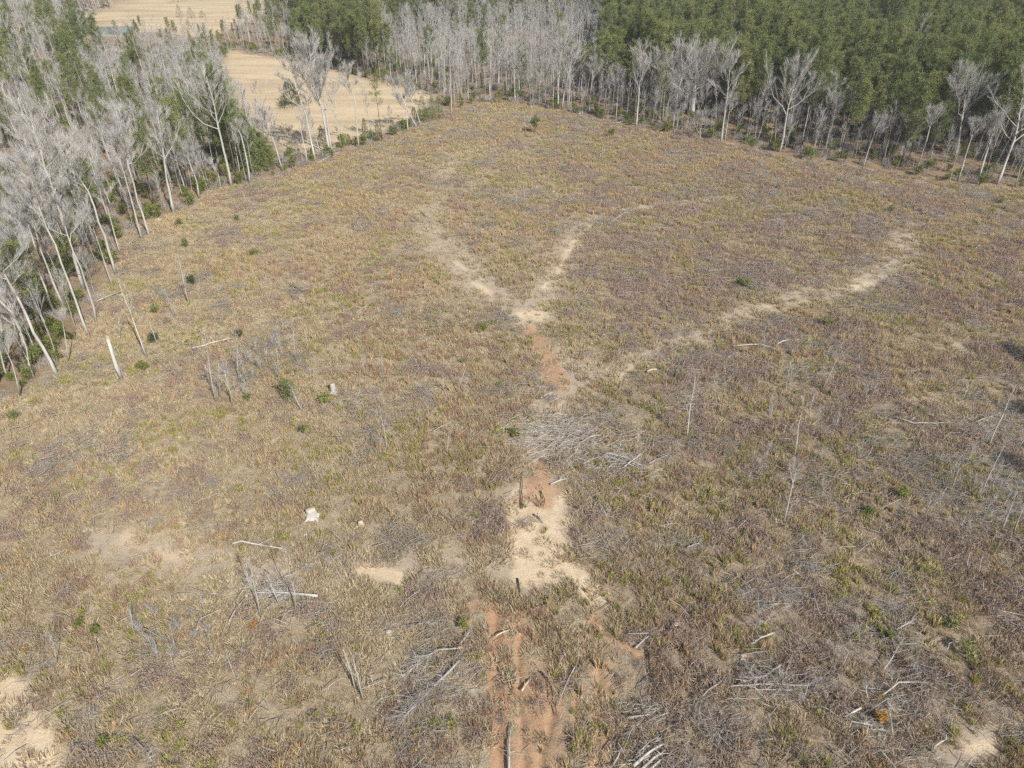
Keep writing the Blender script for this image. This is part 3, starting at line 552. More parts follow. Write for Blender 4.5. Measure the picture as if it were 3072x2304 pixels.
farw = (~left) & (~hzone) & (px < 1330)
pz = (~left) & (~hzone) & (px >= 1330)
prob_p = np.where(left, .11+.30*sm(.50, .62, nz), np.where(hzone, .05, np.where(farw, .93, np.where(de < 16, .25, np.where(de < 30, .6, .955)))))
prob_p = np.where(left & (np.hypot(px-720, py-500) < 60), .7, prob_p)
prob_p = np.where((px > 640) & (px < 900) & (py < 175) & (py > 60), .22, prob_p)
keep = np.where(left, .62, np.where(hzone, .8, np.where(pz & (de < 22), .55, .86)))
keep = np.where((np.abs(px-2085) < 80) & (de < 26) & pz, .1, keep)
keep = np.where(pip(px, py, [(790, 540), (840, 430), (1310, 275), (1345, 335), (1200, 395), (1000, 480), (880, 535)]), 0, keep)
for a_, b_, _ in LAND: keep = np.where((np.abs(px-a_) < 24) & (py > b_-12) & (py < b_+60), 0, keep)
small = np.where(left, .62+.4*R.random(len(px)), np.where(hzone, .72+.2*R.random(len(px)), 1.))*np.where(pz & (px < 2600) & (de >= 16) & (de < 30), .9, 1.)*np.where((px > 300) & (px < 720) & (py > 60) & (py < 255), .48, np.where((px > 640) & (px < 900) & (py < 190), .55, np.where(pz & (de < 16), .75, 1.)))
k = R.random(len(x)) < keep; x, y, px, py, prob_p, u, de, small = [q[k] for q in (x, y, px, py, prob_p, u, de, small)]
slimp = np.where((px > 1800) & (de < 22), .85, .5); isp = u < prob_p; zz = hills(x, y)-.1; vis = (px > -60) & (px < 3130) & (py > 30)
def words_for(i, kind):
    d = [math.hypot(px[i]-a, (py[i]-b_)*1.6) for a, b_, _ in LAND]; j = int(np.argmin(d)); a, b_, wd = LAND[j]; dx = px[i]-a
    rel = 'behind' if abs(dx) < 26 else ('just left of' if dx < 0 else 'just right of')
    if d[j] > 140: return f'{kind} deep in the wood, beyond {wd}'
    return f'{kind} {rel} {wd}'
done = np.zeros(len(x), bool); ORD = 'first second third fourth fifth sixth seventh eighth ninth tenth'.split()
for flag, lim, tm, cm, nm, adj, gname in ((~isp, 235, hw_t, hw_c, 'bare_tree', ['slim bare grey tree', 'tall bare grey tree', 'narrow-crowned bare tree', 'bare twiggy tree', 'straight bare tree', 'wide-crowned bare tree', 'pale bare tree', 'thin bare tree', 'forking bare tree', 'slim pole-like bare tree', 'thin pole-like bare tree', 'small-crowned slim tree', 'high-crowned slim tree', 'straight slim pale tree', 'slender pole-like tree', 'thin pale bare tree'], 'bare trees in the woods round the clearing'),
                                    (isp, 275, pn_t, pn_c, 'pine_tree', ['tall green pine', 'full-crowned green pine', 'narrow green pine', 'dense green pine', 'ragged green pine', 'tufted green pine', 'slim green pine', 'pale green pine'], 'pines in the woods round the clearing')):
    cand = np.where(flag & vis)[0]; cand = cand[np.argsort(np.hypot(x[cand], y[cand])+de[cand]*.8)][:lim]
    for i in cand:
        v = int(R.integers(0, len(tm))); v = int(R.integers(9, 16)) if nm == 'bare_tree' and R.random() < slimp[i] else (int(R.integers(0, 9)) if nm == 'bare_tree' else v); s = (.72+.45*R.random())*small[i]
        o = thing(nm, (x[i], y[i], zz[i]), words_for(i, adj[v]), 'tree', gname, R.random()*6.28, s); o.rotation_euler = (R.normal()*.03, R.normal()*.03, R.random()*6.28)
        link('trunk', tm[v], o); link('crown', cm[v], o)
    done[cand] = True
    same = {}
    for o in COL.objects:
        if o.get('group') == gname: same.setdefault(o['label'], []).append(o)
    for lab, os_ in same.items():            # look-alikes are told apart by their order across the picture
        if 1 < len(os_) <= 10:
            for k_, o in enumerate(sorted(os_, key=lambda o: float(P(o.location.x, o.location.y)[0]))): o['label'] = (f'{ORD[k_]} {lab}' if len(os_) > 2 else f'{("left", "right")[k_]}-hand {lab}')+(', counted from the left' if len(os_) > 2 and len(lab.split()) < 12 else '')
    for o in COL.objects:
        if o.get('group') == gname: o['label'] = ' '.join(o['label'].replace('deep in the wood, beyond', 'far behind').split()[:16])
for flag, me, nm, lab in ((~isp & ~done, hw_all, 'bare_forest', 'far bare grey woodland reading as one mass'), (isp & ~done, pn_all, 'pine_forest', 'far green pine plantation reading as one mass')):
    pt = np.c_[x, y, zz][flag]; scatter(nm, lab, protos(nm, me), len(me), pt, (.72+.42*R.random(len(pt)))*small[flag], None, .03)
# understorey: poles, twiggy bushes and evergreen shrubs
n = 60000; ux = -180+400*R.random(n); uy = 60+300*R.random(n); k = inview(ux, uy, 10) & ~pip(ux, uy, FIELD); ux, uy = ux[k], uy[k]; d = pdist(ux, uy, EDGE); ok = np.ones(len(ux), bool)
for pg in (PAST1, PAST2, POND, *CLEAR): ok &= ~pip(ux, uy, pg)
ux, uy, d = ux[ok], uy[ok], d[ok]; uz = hills(ux, uy)
k = R.random(len(ux)) < np.where(d < 12, .26, np.where(d < 70, .24, .12))*.5
pole = [hardwood(7+5*R.random(), .05+.03*R.random(), None, .5, 1.3, 8, 4, 240, 1.2, k=4) for _ in range(6)]
q = k & (R.random(len(ux)) < .55); scatter('understorey_saplings', 'thin grey saplings crowding under the woodland trees', protos('poles', [split_mesh('pole', [(merge([a]+b_), M['bark']), (c_, M['twig'])]) for a, b_, c_ in pole]), 6, np.c_[ux, uy, uz][q], .6+.8*R.random(q.sum()), None, .08)
k = R.random(len(ux)) < np.where(d < 8, .26, .24)*.5
scatter('woodland_brush', 'grey-brown leafless brush on the woodland floor', protos('brush', [canes(70, 1.3, 1.5, .03).mesh('brush', M['brushy']) for _ in range(5)]), 5, np.c_[ux, uy, uz][k], .6+.9*R.random(k.sum()))
k = R.random(len(ux)) < np.where(d < 10, .09, .05)*(1+1.1*(ux < -20)); ev = [merge(leafy(2.4, 1.2, 16, 26, .3, .14)) for _ in range(5)]
scatter('woodland_shrubs', 'evergreen shrubs scattered along the woodland floor', protos('evg', [q.mesh('evg', M['shrub']) for q in ev]), 5, np.c_[ux, uy, uz][k], .5+.9*R.random(k.sum()))

# ------------------------------------------------------------------ saplings and dead poles standing in the clearing
def S(base, top, label, r=.05, tw=90, n1=7, mat='white', spread=None, cb=.35):
    r *= 1.15
    g, path = px_path(base, [top]); h = path[-1][2]; tr, lb, cr = hardwood(h, r, path, cb, spread or max(.5, h*.16), n1, 3, tw, 1.1, k=5, twl=.55, tww=.013)
    o = thing('dead_sapling', g, label, 'sapling', 'bare saplings standing in the clearing'); link('stem', tr.mesh('stem', M[mat], True), o); link('twigs', merge(lb+[cr]).mesh('twigs', M['twig']), o)
for a in [((439, 1070), (350, 830), 'tall pale double pole nearest the left wood', .13, 160), ((430, 1062), (372, 870), 'thinner pole touching the tall pale pole', .07), ((472, 1032), (445, 960), 'short straight pole right of the tall pale pole', .08, 20), ((568, 914), (533, 765), 'leaning pole with a small evergreen beside it', .09, 140),
          ((560, 900), (552, 815), 'short stem forking off the leaning pole', .05), ((523, 950), (490, 860), 'thin slanting pole left of the leaning pole', .06), ((532, 952), (505, 900), 'thin twig pole beside the slanting pole', .04), ((362, 1022), (355, 945), 'small stem near the left wood, above the snag', .05), ((363, 1090), (350, 1030), 'small stem right behind the snag', .06, 30),
          ((647, 1206), (608, 985), 'leftmost tall pole of the pole cluster by the pale log', .07), ((658, 1195), (655, 1080), 'crossed pole in the pole cluster', .05), ((696, 1222), (668, 1085), 'foremost pole of the pole cluster', .07), ((690, 1200), (680, 1080), 'middle pole of the pole cluster', .06), ((716, 1141), (703, 985), 'tall forked pole right of the pale log', .07, 140), ((742, 1150), (712, 1040), 'slanting thin pole right of the pole cluster', .04), ((708, 1180), (698, 1130), 'short stem in the pole cluster', .05, 20), ((634, 1180), (622, 1060), 'faint thin pole left in the pole cluster', .04),
          ((778, 1070), (765, 1015), 'small pale twig tree right of the pole cluster', .05, 120), ((889, 1087), (879, 975), 'straight pole above the leaning evergreen', .06), ((850, 1072), (826, 985), 'slanting pole left above the leaning evergreen', .06), ((837, 1123), (824, 1025), 'thin pole with side twigs above the leaning evergreen', .05), ((801, 1100), (798, 1040), 'short thin pole in the brown thicket', .04),
          ((908, 1233), (872, 1155), 'curved grey sapling beside the leaning evergreen', .08, 160), ((1152, 1146), (1142, 1050), 'straight thin pole right of the grey heap', .05), ((1097, 1130), (1083, 1062), 'curved thin pole above the grey heap', .04), ((1161, 1358), (1139, 1220), 'tall thin bent pole below the grey heap', .05), ((1142, 1372), (1138, 1300), 'short stem beside the tall bent pole', .04), ((1331, 1174), (1328, 1118), 'short pole left of the clay track', .05, 20), ((1370, 1181), (1399, 1098), 'pole leaning right beside the clay track', .06, 30), ((1388, 1180), (1410, 1120), 'thin stem right of the right-leaning pole', .04),
          ((1342, 1364), (1347, 1285), 'thin upright stem at the left end of the big brush heap', .05), ((925, 1060), (910, 980), 'thin pole in the russet patch', .04), ((1258, 1290), (1258, 1210), 'very thin stem in the tan grass left of the clay track', .035),
          ((1415, 580), (1415, 535), 'short white post-like stem in the far grass', .09, 0, 2), ((1546, 625), (1552, 560), 'thin white stem in the far grass, left of a pair', .06, 30), ((1572, 620), (1571, 552), 'thin white stem in the far grass, right of a pair', .06, 30), ((1610, 805), (1609, 745), 'short stem between the arms of the track fork', .05, 30), ((1576, 398), (1572, 330), 'thin tree beside the far green shrub', .08, 100), ((1590, 392), (1594, 300), 'taller thin tree touching the far green shrub', .09, 100), ((1557, 402), (1564, 375), 'leaning stub left of the far green shrub', .12, 0, 2), ((1677, 410), (1674, 365), 'thin stem right of the far green shrub', .06, 30),
          ((2060, 1313), (2090, 1115), 'tall white bent sapling right of the big brush heap', .09, 140), ((2022, 1135), (2026, 1082), 'dark snag beside a split white log', .12, 0, 2, 'darkdead'), ((1911, 1330), (1914, 1272), 'thin stem behind the big brush heap', .05), ((2324, 1143), (2350, 1085), 'left stem of a group right of the bent white sapling', .06, 40), ((2355, 1170), (2375, 1075), 'thin pale stem in the grey thicket', .05), ((2370, 1172), (2376, 1110), 'short pale stem in the grey thicket', .04), ((2465, 1170), (2520, 1060), 'pale sapling leaning right in the grey thicket', .08, 120),
          ((2384, 1365), (2413, 1178), 'tall pale sapling curving right in the bramble', .07, 100), ((2427, 1248), (2442, 1188), 'thin slanting stem right of the curving sapling', .045), ((2350, 1568), (2392, 1400), 'tall pale sapling rising from grey brush', .08, 200), ((2380, 1470), (2368, 1400), 'thin forked stem above the grey brush', .05, 60), ((2292, 1042), (2295, 990), 'straight stem near the far end of the long track', .05, 20), ((2965, 1338), (3052, 1145), 'long slanting pale sapling by the right border', .09, 200), ((2945, 1474), (3022, 1330), 'slanting sapling below the long one by the right border', .08, 160), ((2975, 1470), (3000, 1405), 'short slanting sapling near the right border', .05, 60), ((3003, 1593), (3050, 1480), 'grey sapling with a haze of twigs at the right border', .09, 260), ((3040, 1600), (3072, 1510), 'sapling cut by the right border', .07, 140), ((2882, 1204), (2906, 1145), 'thin white stem in the right-hand scrub', .05, 20), ((2885, 1590), (2900, 1545), 'thin stem in the scrub below the shadow', .05, 40), ((2780, 1525), (2795, 1500), 'short leaning stub in the right-hand scrub', .06, 10),
          ((781, 1849), (752, 1690), 'left pale sapling with a smoke of fine twigs over the branch heap', .07, 420), ((844, 1824), (797, 1708), 'middle slanting sapling over the branch heap', .06, 120), ((886, 1838), (866, 1655), 'right slender sapling over the branch heap', .06, 160), ((1066, 2068), (1028, 1945), 'left of two bare poles in the foreground grass', .07, 60), ((1090, 2100), (1056, 1958), 'right of two bare poles in the foreground grass', .08, 50), ((709, 2040), (672, 1955), 'curved bare pole in the grass left of the two poles', .06, 20), ((648, 1995), (625, 1945), 'thin dark pole in the left foreground', .04, 20), ((612, 1832), (592, 1770), 'thin pole in the grass left of the branch heap', .045, 20), ((530, 1955), (508, 1870), 'thin pole among grey branches in the left foreground', .05, 60), ((524, 2005), (505, 1940), 'dark thin pole in the left foreground', .04, 20), ((400, 1900), (390, 1840), 'thin stub in the left foreground brush', .05, 60), ((170, 1990), (150, 1900), 'wispy stem in the far left foreground', .035, 60), ((1124, 2060), (1110, 2020), 'short stem right of the two bare poles', .05, 0, 2), ((2610, 2110), (2604, 2050), 'thin stem above the orange bush', .045, 60), ((2406, 2105), (2430, 2040), 'thin white pole leaning right in the right foreground', .05, 10), ((2675, 2050), (2676, 2010), 'short pale stem right of the orange bush', .045, 40)]: S(*a)
for cx, cy, wx, wy, n, hmin, lab in [(2960, 1440, 130, 170, 16, 2.5, 'wispy grey sapling from the left in the scrub by the right border'), (2330, 1300, 260, 200, 16, 2, 'wispy grey sapling from the left in the brambles beyond the brush heap'), (700, 1110, 150, 110, 14, 2.2, 'wispy grey sapling from the left in the pole cluster'), (500, 1930, 170, 80, 9, 1.2, 'wispy grey sapling from the left in the left foreground brush'), (2500, 2000, 300, 160, 9, 1.2, 'wispy grey sapling from the left in the right foreground')]:
    spots = sorted([(cx+R.normal()*wx*.5, cy+R.normal()*wy*.5) for _ in range(n)])
    for q, (bx, by) in enumerate(spots):
        g_ = G(bx, by); hh = hmin*(.7+.9*R.random()); tx, ty = P(g_[0]+R.normal()*.25, g_[1], g_[2]+hh)
        S((bx, by), (float(tx), float(ty)), f'{["first", "second", "third", "fourth", "fifth", "sixth", "seventh", "eighth", "ninth", "tenth", "eleventh", "twelfth", "thirteenth", "fourteenth", "fifteenth", "sixteenth"][q]} {lab}', .03+.02*R.random(), 150, 9, 'dead', hh*.22, .2)
# the big broken snag
g, path = px_path((365, 1137), [(322, 1014)]); o = thing('snag', g, 'thick broken pale snag leaning left near the wood', 'snag'); b = MB(); n = len(path); b.tube(path, np.linspace(.3, .2, n), 9, True, .12); link('trunk', b.mesh('trunk', M['white'], True), o)
b = MB(); e = path[-1]
for k in range(6):
    a = k*1.05; q = e+np.array([math.cos(a)*.12, math.sin(a)*.12, -.1]); b.tube([q, q+[0, 0, .25+.5*R.random()]], [.08, .01], 4)
link('splintered_top', b.mesh('splintered_top', M['cut']), o)
# ------------------------------------------------------------------ fallen logs and branches
def log(pts, r, label, mat='dead', up=.1, twigs=0, stubs=2, name=None):
    W = []; mat = 'log' if mat == 'white' else mat; r *= .85
    for a, c in zip(pts[:-1], pts[1:]):
        A_, C_ = G(*a), G(*c); n = max(2, int(np.linalg.norm(C_-A_)/.8))
        for s in np.linspace(0, 1, n, endpoint=False): W.append(A_+(C_-A_)*s)
    W.append(G(*pts[-1])); W = np.array(W); W[:, 2] = hills(W[:, 0], W[:, 1])+r+up+.18*(1-min(1., float(max(lmask('bare', W[:, 0], W[:, 1]).max(), lmask('clay', W[:, 0], W[:, 1]).max()))*1.6))-.09*(lmask('bare', W[:, 0], W[:, 1]) > .4)+R.normal(size=len(W))*.03+.1*np.sin(np.linspace(0, 3.1, len(W))); W[1:-1, :2] += R.normal(size=(len(W)-2, 2))*.035
    g = W[0].copy(); g[2] = hills(g[0], g[1]); W = W-g; q = np.linspace(0, 1, len(W)); rad = r*(1-.55*q); L = np.linalg.norm(W[-1]-W[0])
    b = MB(); b.tube(W, rad, 6, True, .15)
    o = thing(name or ('fallen_log' if r > .1 else 'fallen_branch'), g, label, 'log' if r > .1 else 'branch', 'wood lying in the clearing'); link('stem', b.mesh('stem', M[mat], True), o)
    if stubs or twigs:
        c = MB()
        for k in range(stubs):
            t = .25+.7*R.random(); p0 = polyat(W, [t])[0]; d = unit(np.array([R.normal(), R.normal(), .4*R.random()+.1])+.8*unit(W[-1]-W[0])); l = min(L*.3, 1.6)*(.4+.7*R.random()); c.tube([p0, p0+d*l*.5+[0, 0, .05], p0+d*l], [r*.4, r*.3, .012], 4, False)
        if twigs:
            t = .35+.65*R.random(twigs); p0 = polyat(W, t); d = unit(R.normal(size=(twigs, 3))*[1, 1, .4]+1.1*unit(W[-1]-W[0])+[0, 0, .25]); l = (.35+.9*R.random(twigs))*min(2., L*.32); ribbons(c, p0, p0+d*l[:, None], .035); mid = p0+d*l[:, None]*.6; ribbons(c, mid, mid+unit(d+rdir(twigs)*.6)*l[:, None]*.6, .026)
        link('side_branches', c.mesh('side_branches', M[mat]), o)
for a in [([(289, 912), (369, 880)], .16, 'pale log lying beside the flared-foot tree'), ([(579, 1052), (702, 1021)], .19, 'thick pale log crossing the pole cluster', 'white'), ([(362, 1061), (412, 1088)], .1, 'brown log just right of the snag'), ([(957, 492), (1020, 460)], .2, 'white fallen trunk at the foot of the twin-stemmed tree', 'white'), ([(860, 495), (895, 515)], .14, 'leaning fallen stem at the pasture corner', 'white'), ([(1258, 637), (1285, 661)], .12, 'dark log left of the left track arm', 'darkdead'), ([(1240, 891), (1276, 885)], .09, 'small grey branch left of the track fork'),
          ([(1826, 677), (1873, 645), (1925, 640)], .12, 'grey branch tangle beyond the right track arm', 'dead', .1, 60, 5), ([(1750, 693), (1772, 688)], .08, 'pale stick at the top of the right track arm'), ([(1735, 355), (1795, 366)], .16, 'grey log along the far wood edge'), ([(1848, 374), (1872, 369)], .18, 'reddish pale log at the far wood edge'), ([(2045, 460), (2090, 456)], .1, 'thin log in the far grass before the spreading oak'), ([(2172, 436), (2205, 438)], .13, 'white log below the right-leaning pale tree', 'white'), ([(1365, 415), (1410, 398)], .12, 'grey branch in the grass before the very tall tree', 'dead', .1, 50, 4),
          ([(1604, 1167), (1700, 1164)], .1, 'long grey branch lying across the clay track'), ([(1622, 1198), (1663, 1181)], .13, 'short white log on the clay track, below the long branch', 'white'), ([(1625, 1259), (1690, 1259)], .1, 'pale straight branch at the upper end of the big brush heap'), ([(1611, 1286), (1689, 1286)], .1, 'pale straight branch just below another in the brush heap'), ([(1756, 1322), (1803, 1312)], .13, 'white log end on the right of the brush heap', 'white'), ([(1602, 1340), (1645, 1341)], .11, 'white stick on orange soil left of the brush heap', 'white'),
          ([(1806, 1369), (1870, 1386), (1924, 1408)], .16, 'long pale trunk slanting down the right of the brush heap', 'white', .3, 60, 4), ([(1800, 1376), (1860, 1395), (1905, 1412)], .13, 'second pale trunk lying along the long one', 'dead', .3, 40, 3), ([(1822, 1370), (1900, 1392)], .11, 'third pale trunk behind the long one', 'dead', .35, 30, 2), ([(1748, 1400), (1810, 1372)], .1, 'grey trunk meeting the long pale one at an angle', 'dead', .2), ([(1871, 1415), (1927, 1373)], .1, 'white branch raised across the end of the long trunk', 'white', .5), ([(1944, 1404), (2003, 1377)], .07, 'thin pale branch right of the brush heap', 'dead', .4), ([(1585, 1370), (1660, 1352)], .09, 'grey branch at the lower left of the brush heap'), ([(1651, 1456), (1705, 1438)], .15, 'short white log below the brush heap', 'white'),
          ([(1566, 1529), (1566, 1420)], .09, 'dark charred log pointing away at the top of the sandy patch', 'darkdead', .15, 0, 1), ([(1622, 1476), (1633, 1500), (1630, 1524)], .09, 'dark crooked stick on the orange soil', 'darkdead'), ([(1600, 1543), (1629, 1570)], .08, 'dark stick lying on the sand', 'darkdead'), ([(1792, 1512), (1808, 1535), (1821, 1563)], .13, 'grey curved log right of the sandy patch'), ([(1754, 1538), (1801, 1540)], .09, 'pale branch above the grey curved log'), ([(1736, 1617), (1763, 1611)], .1, 'small white log right of the sand'), ([(1976, 1585), (2045, 1576)], .07, 'thin pale branch in the brush right of the sand'), ([(2060, 1650), (2100, 1636)], .1, 'white stub log in the scrub right of the sand', 'white', .1, 20), ([(1940, 1123), (1969, 1116)], .22, 'split whitish log chunk beside the dark snag', 'cut'), ([(1300, 1308), (1360, 1277)], .07, 'raised branch left of the big brush heap', 'dead', .5),
          ([(396, 2035), (447, 1997), (424, 1965)], .06, 'bent pale branch in the left foreground'), ([(595, 1905), (605, 1870), (665, 1842)], .06, 'arching pale branch left of the branch heap', 'dead', .4), ([(9, 2288), (80, 2236)], .06, 'thin pole lying on the corner sand'), ([(405, 2218), (459, 2290)], .09, 'pale branch with twigs near the bottom left', 'dead', .1, 40), ([(690, 1872), (738, 1800)], .11, 'pale slanting log left of the branch heap'), ([(699, 1639), (727, 1634), (790, 1645), (850, 1654)], .14, 'long white fallen stem above the branch heap', 'white', .1, 40), ([(956, 1798), (870, 1792), (795, 1786)], .17, 'white trunk lying through the branch heap', 'white', .2, 140, 6), ([(800, 1726), (860, 1770)], .07, 'branch slanting into the branch heap', 'dead', .5), ([(900, 1812), (1005, 1815)], .06, 'thin branch right of the branch heap'), ([(880, 1857), (975, 1843)], .06, 'thin bent branch below the branch heap'), ([(1117, 1459), (1204, 1488)], .08, 'grey branch in the tan grass left of the sand'), ([(140, 1485), (192, 1475)], .08, 'straight pale stick at the far left'), ([(420, 1890), (500, 1930)], .07, 'pale branch crossing grey brush in the left foreground', 'dead', .3, 30),
          ([(1377, 1995), (1330, 2045), (1276, 2097), (1205, 2170)], .13, 'large grey fallen treetop fanning out in the foreground', 'dead', .3, 260, 9), ([(1390, 1955), (1320, 1965), (1260, 2000), (1215, 2045)], .09, 'arched grey bough above the fallen treetop', 'dead', .4, 120, 4), ([(1380, 1945), (1412, 1905)], .1, 'dark-ended stick beside the arched bough', 'dead', .3, 20), ([(1220, 1885), (1310, 1878)], .06, 'pale twiggy branch in the brown scrub', 'dead', .15, 60),
          ([(1482, 1914), (1529, 1894)], .11, 'white split log across the clay rut', 'cut'), ([(1565, 2077), (1592, 2042)], .12, 'yellowish split log between the ruts', 'cut'), ([(1553, 1737), (1559, 1780), (1556, 1838)], .09, 'dark crooked pole below the sandy patch', 'darkdead'), ([(1527, 2320), (1528, 2240), (1533, 2174)], .14, 'dark-sided log pointing away at the bottom of the ruts', 'dead', .12, 0, 1), ([(1621, 2019), (1652, 2062), (1660, 2110), (1670, 2152)], .09, 'dark curving branch right of the ruts', 'darkdead', .15), ([(1728, 1997), (1695, 2066), (1674, 2127)], .08, 'grey branch crossing toward the dark curving one', 'dead', .25), ([(1678, 2052), (1710, 2045)], .08, 'pale stub between two crossing branches'), ([(1945, 1957), (1949, 2022), (1983, 2095)], .12, 'dark curved bough beside the orange soil', 'darkdead', .15, 30), ([(1905, 1950), (1967, 1899)], .11, 'grey log with branches above the dark bough', 'dead', .2, 30), ([(1880, 1910), (1965, 1911)], .07, 'pale thin branch crossing the grey log', 'dead', .2), ([(1838, 2301), (1865, 2250), (1891, 2192)], .1, 'dark-edged log near the bottom heap', 'dead', .15), ([(1811, 2257), (1851, 2214)], .06, 'dark thin branch left of the bottom heap', 'darkdead'), ([(1884, 2163), (1952, 2156)], .08, 'white stick on the grey heap near the bottom', 'white', .35), ([(1912, 2113), (1938, 2174)], .07, 'dark stick on the grey heap near the bottom', 'darkdead', .4),
          ([(1898, 2310), (1945, 2270), (1988, 2243)], .17, 'thick grey log, uppermost of the bottom heap', 'white', .3), ([(1915, 2325), (1960, 2285), (1992, 2262)], .15, 'thick grey log, middle of the bottom heap', 'dead', .25), ([(1900, 2290), (1940, 2258)], .12, 'short grey log at the left of the bottom heap', 'dead', .2), ([(1935, 2330), (1990, 2280)], .14, 'grey log, lowest of the bottom heap', 'white', .15),
          ([(2224, 1760), (2278, 1814)], .06, 'straight pale branch in the green weeds'), ([(2359, 1706), (2401, 1735)], .09, 'whitish log in the green weeds upper right', 'white'), ([(2433, 1794), (2443, 1830), (2455, 1854)], .06, 'curved pale branch in a bramble patch', 'dead', .4), ([(2320, 1905), (2280, 1925), (2244, 1944)], .1, 'forked pale branch lying in the weeds', 'white', .15, 20, 3), ([(2104, 2100), (2168, 2048)], .07, 'pale branch leaning toward the long stick row', 'dead', .3), ([(2341, 2004), (2290, 2040), (2226, 2058)], .11, 'main pale limb of the long stick row', 'white', .25, 60, 5), ([(2189, 2068), (2330, 2062), (2479, 2070)], .09, 'long grey pole of the stick row', 'dead', .2, 80, 5), ([(2240, 2080), (2380, 2078)], .07, 'lower grey pole of the stick row', 'dead', .15, 30), ([(2442, 2120), (2511, 2156)], .08, 'dark-shaded pole left of the orange bush', 'dead', .15), ([(2576, 2136), (2529, 2161)], .13, 'short thick pale log end left of the orange bush', 'white', .3), ([(2529, 2163), (2580, 2180), (2620, 2185)], .1, 'pale branch running to the orange bush', 'white', .15, 30), ([(2641, 2105), (2678, 2142)], .15, 'thick grey log above right of the orange bush'), ([(2645, 2022), (2665, 1990), (2696, 1939)], .07, 'long thin grey branch upright in the weeds', 'dead', .4, 30), ([(2641, 2098), (2691, 2062), (2782, 2060)], .08, 'bent white branch right of the orange bush', 'white', .35, 20), ([(2684, 1899), (2742, 1867)], .09, 'pale pole beside the bright green weeds', 'dead', .2, 20), ([(2702, 2170), (2720, 2205), (2735, 2228)], .09, 'dark pole right below the orange bush', 'dead', .15), ([(2600, 2196), (2660, 2200)], .08, 'pale stick below the orange bush', 'white', .12, 30), ([(2833, 1961), (2840, 1945), (2865, 1932)], .06, 'hooked thin branch in the scrub', 'dead', .3), ([(2796, 2250), (2833, 2227)], .12, 'grey stub log near the lower right', 'dead', .15), ([(2280, 2228), (2322, 2224)], .08, 'short white stick near the bottom right', 'white'), ([(2560, 1868), (2610, 1902)], .07, 'thin branch in a gnarled root mass', 'dead', .3, 20),
          ([(2196, 1046), (2280, 1042), (2330, 1056)], .12, 'long pale log left part of a bent pair beyond the track', 'white', .2), ([(2328, 1043), (2371, 1029)], .12, 'curved white log touching the bent pair', 'white', .4), ([(2677, 1257), (2739, 1280), (2827, 1277)], .1, 'long white bent log in the right-hand scrub', 'white', .2), ([(2395, 1501), (2430, 1515), (2467, 1535)], .09, 'white slanting branch in the bramble'), ([(2610, 1490), (2650, 1486)], .08, 'curled pale stick in the bramble'), ([(2925, 1278), (2985, 1258)], .08, 'pale limb beside the long slanting sapling', 'dead', .5, 60), ([(2960, 862), (2995, 852)], .1, 'pale log in the far right scrub'), ([(2030, 1236), (2100, 1242)], .1, 'pale poles lying behind the bent white sapling', 'dead', .2, 20), ([(2925, 750), (2940, 738)], .1, 'short pale log near the far right', 'white'), ([(1070, 945), (1130, 905)], .09, 'grey slanting log left of the track fork', 'dead', .15), ([(1240, 960), (1285, 985)], .07, 'small stick below the left track arm'), ([(870, 860), (910, 880)], .1, 'dark root bank log in the left grass', 'darkdead'), ([(790, 1325), (800, 1345)], .1, 'small pale block in the left grass', 'white')]: log(*a)
def heap(c, rx, n, L, label, mat='brushy', h=.7, r=.03):
    g = G(*c); b = MB()
    for k in range(n):
        q = np.r_[R.normal(size=2)*[rx, rx*.62], h*R.random()*.9+.25]; a = R.normal()*.7+R.integers(0, 2)*.5; l = L*(.35+R.random()); d = np.array([math.cos(a), math.sin(a), R.normal()*.16])*l/2; rr = r*(.25+.75*R.random()**2); b.tube([q-d, q+R.normal(size=3)*l*.04, q+d], [rr, rr*.8, rr*.35], 4, False)
    tag(link('brush_heap', b.mesh('brush_heap', M[mat]), None, g), label, None, None, 'stuff')
heap((1720, 1335), 3.9, 620, 2.0, 'big heap of grey brushwood at the top of the sandy patch', 'slash', .9, .036); heap((1650, 1290), 3.0, 300, 1.8, 'strewn pale sticks at the upper end of the big heap', 'slash', .3, .035); heap((1870, 1400), 2.2, 150, 2.2, 'heap of grey branches under the long pale trunks', 'slash', .6, .03)
heap((1095, 1203), 1.7, 190, 1.5, 'whitish heap of fine branches in the left grass', 'slash', .5, .022); heap((820, 1790), 1.6, 120, 1.8, 'heap of grey branches around the white trunk', 'slash', .6, .03); heap((1940, 2140), 1.0, 90, 1.2, 'grey heap of sticks near the bottom', 'slash', .5, .03); heap((1930, 2280), .8, 60, 1.3, 'branches under the bottom log heap', 'slash', .5, .035); heap((2310, 2066), 2.2, 120, 1.8, 'row of grey sticks in the right foreground', 'slash', .35, .028); heap((2690, 2110), 1.3, 110, 1.4, 'grey twig tangle right of the orange bush', 'slash', .5, .022); heap((2600, 2190), 1.3, 80, 1.4, 'pale sticks below the orange bush', 'slash', .3, .026)
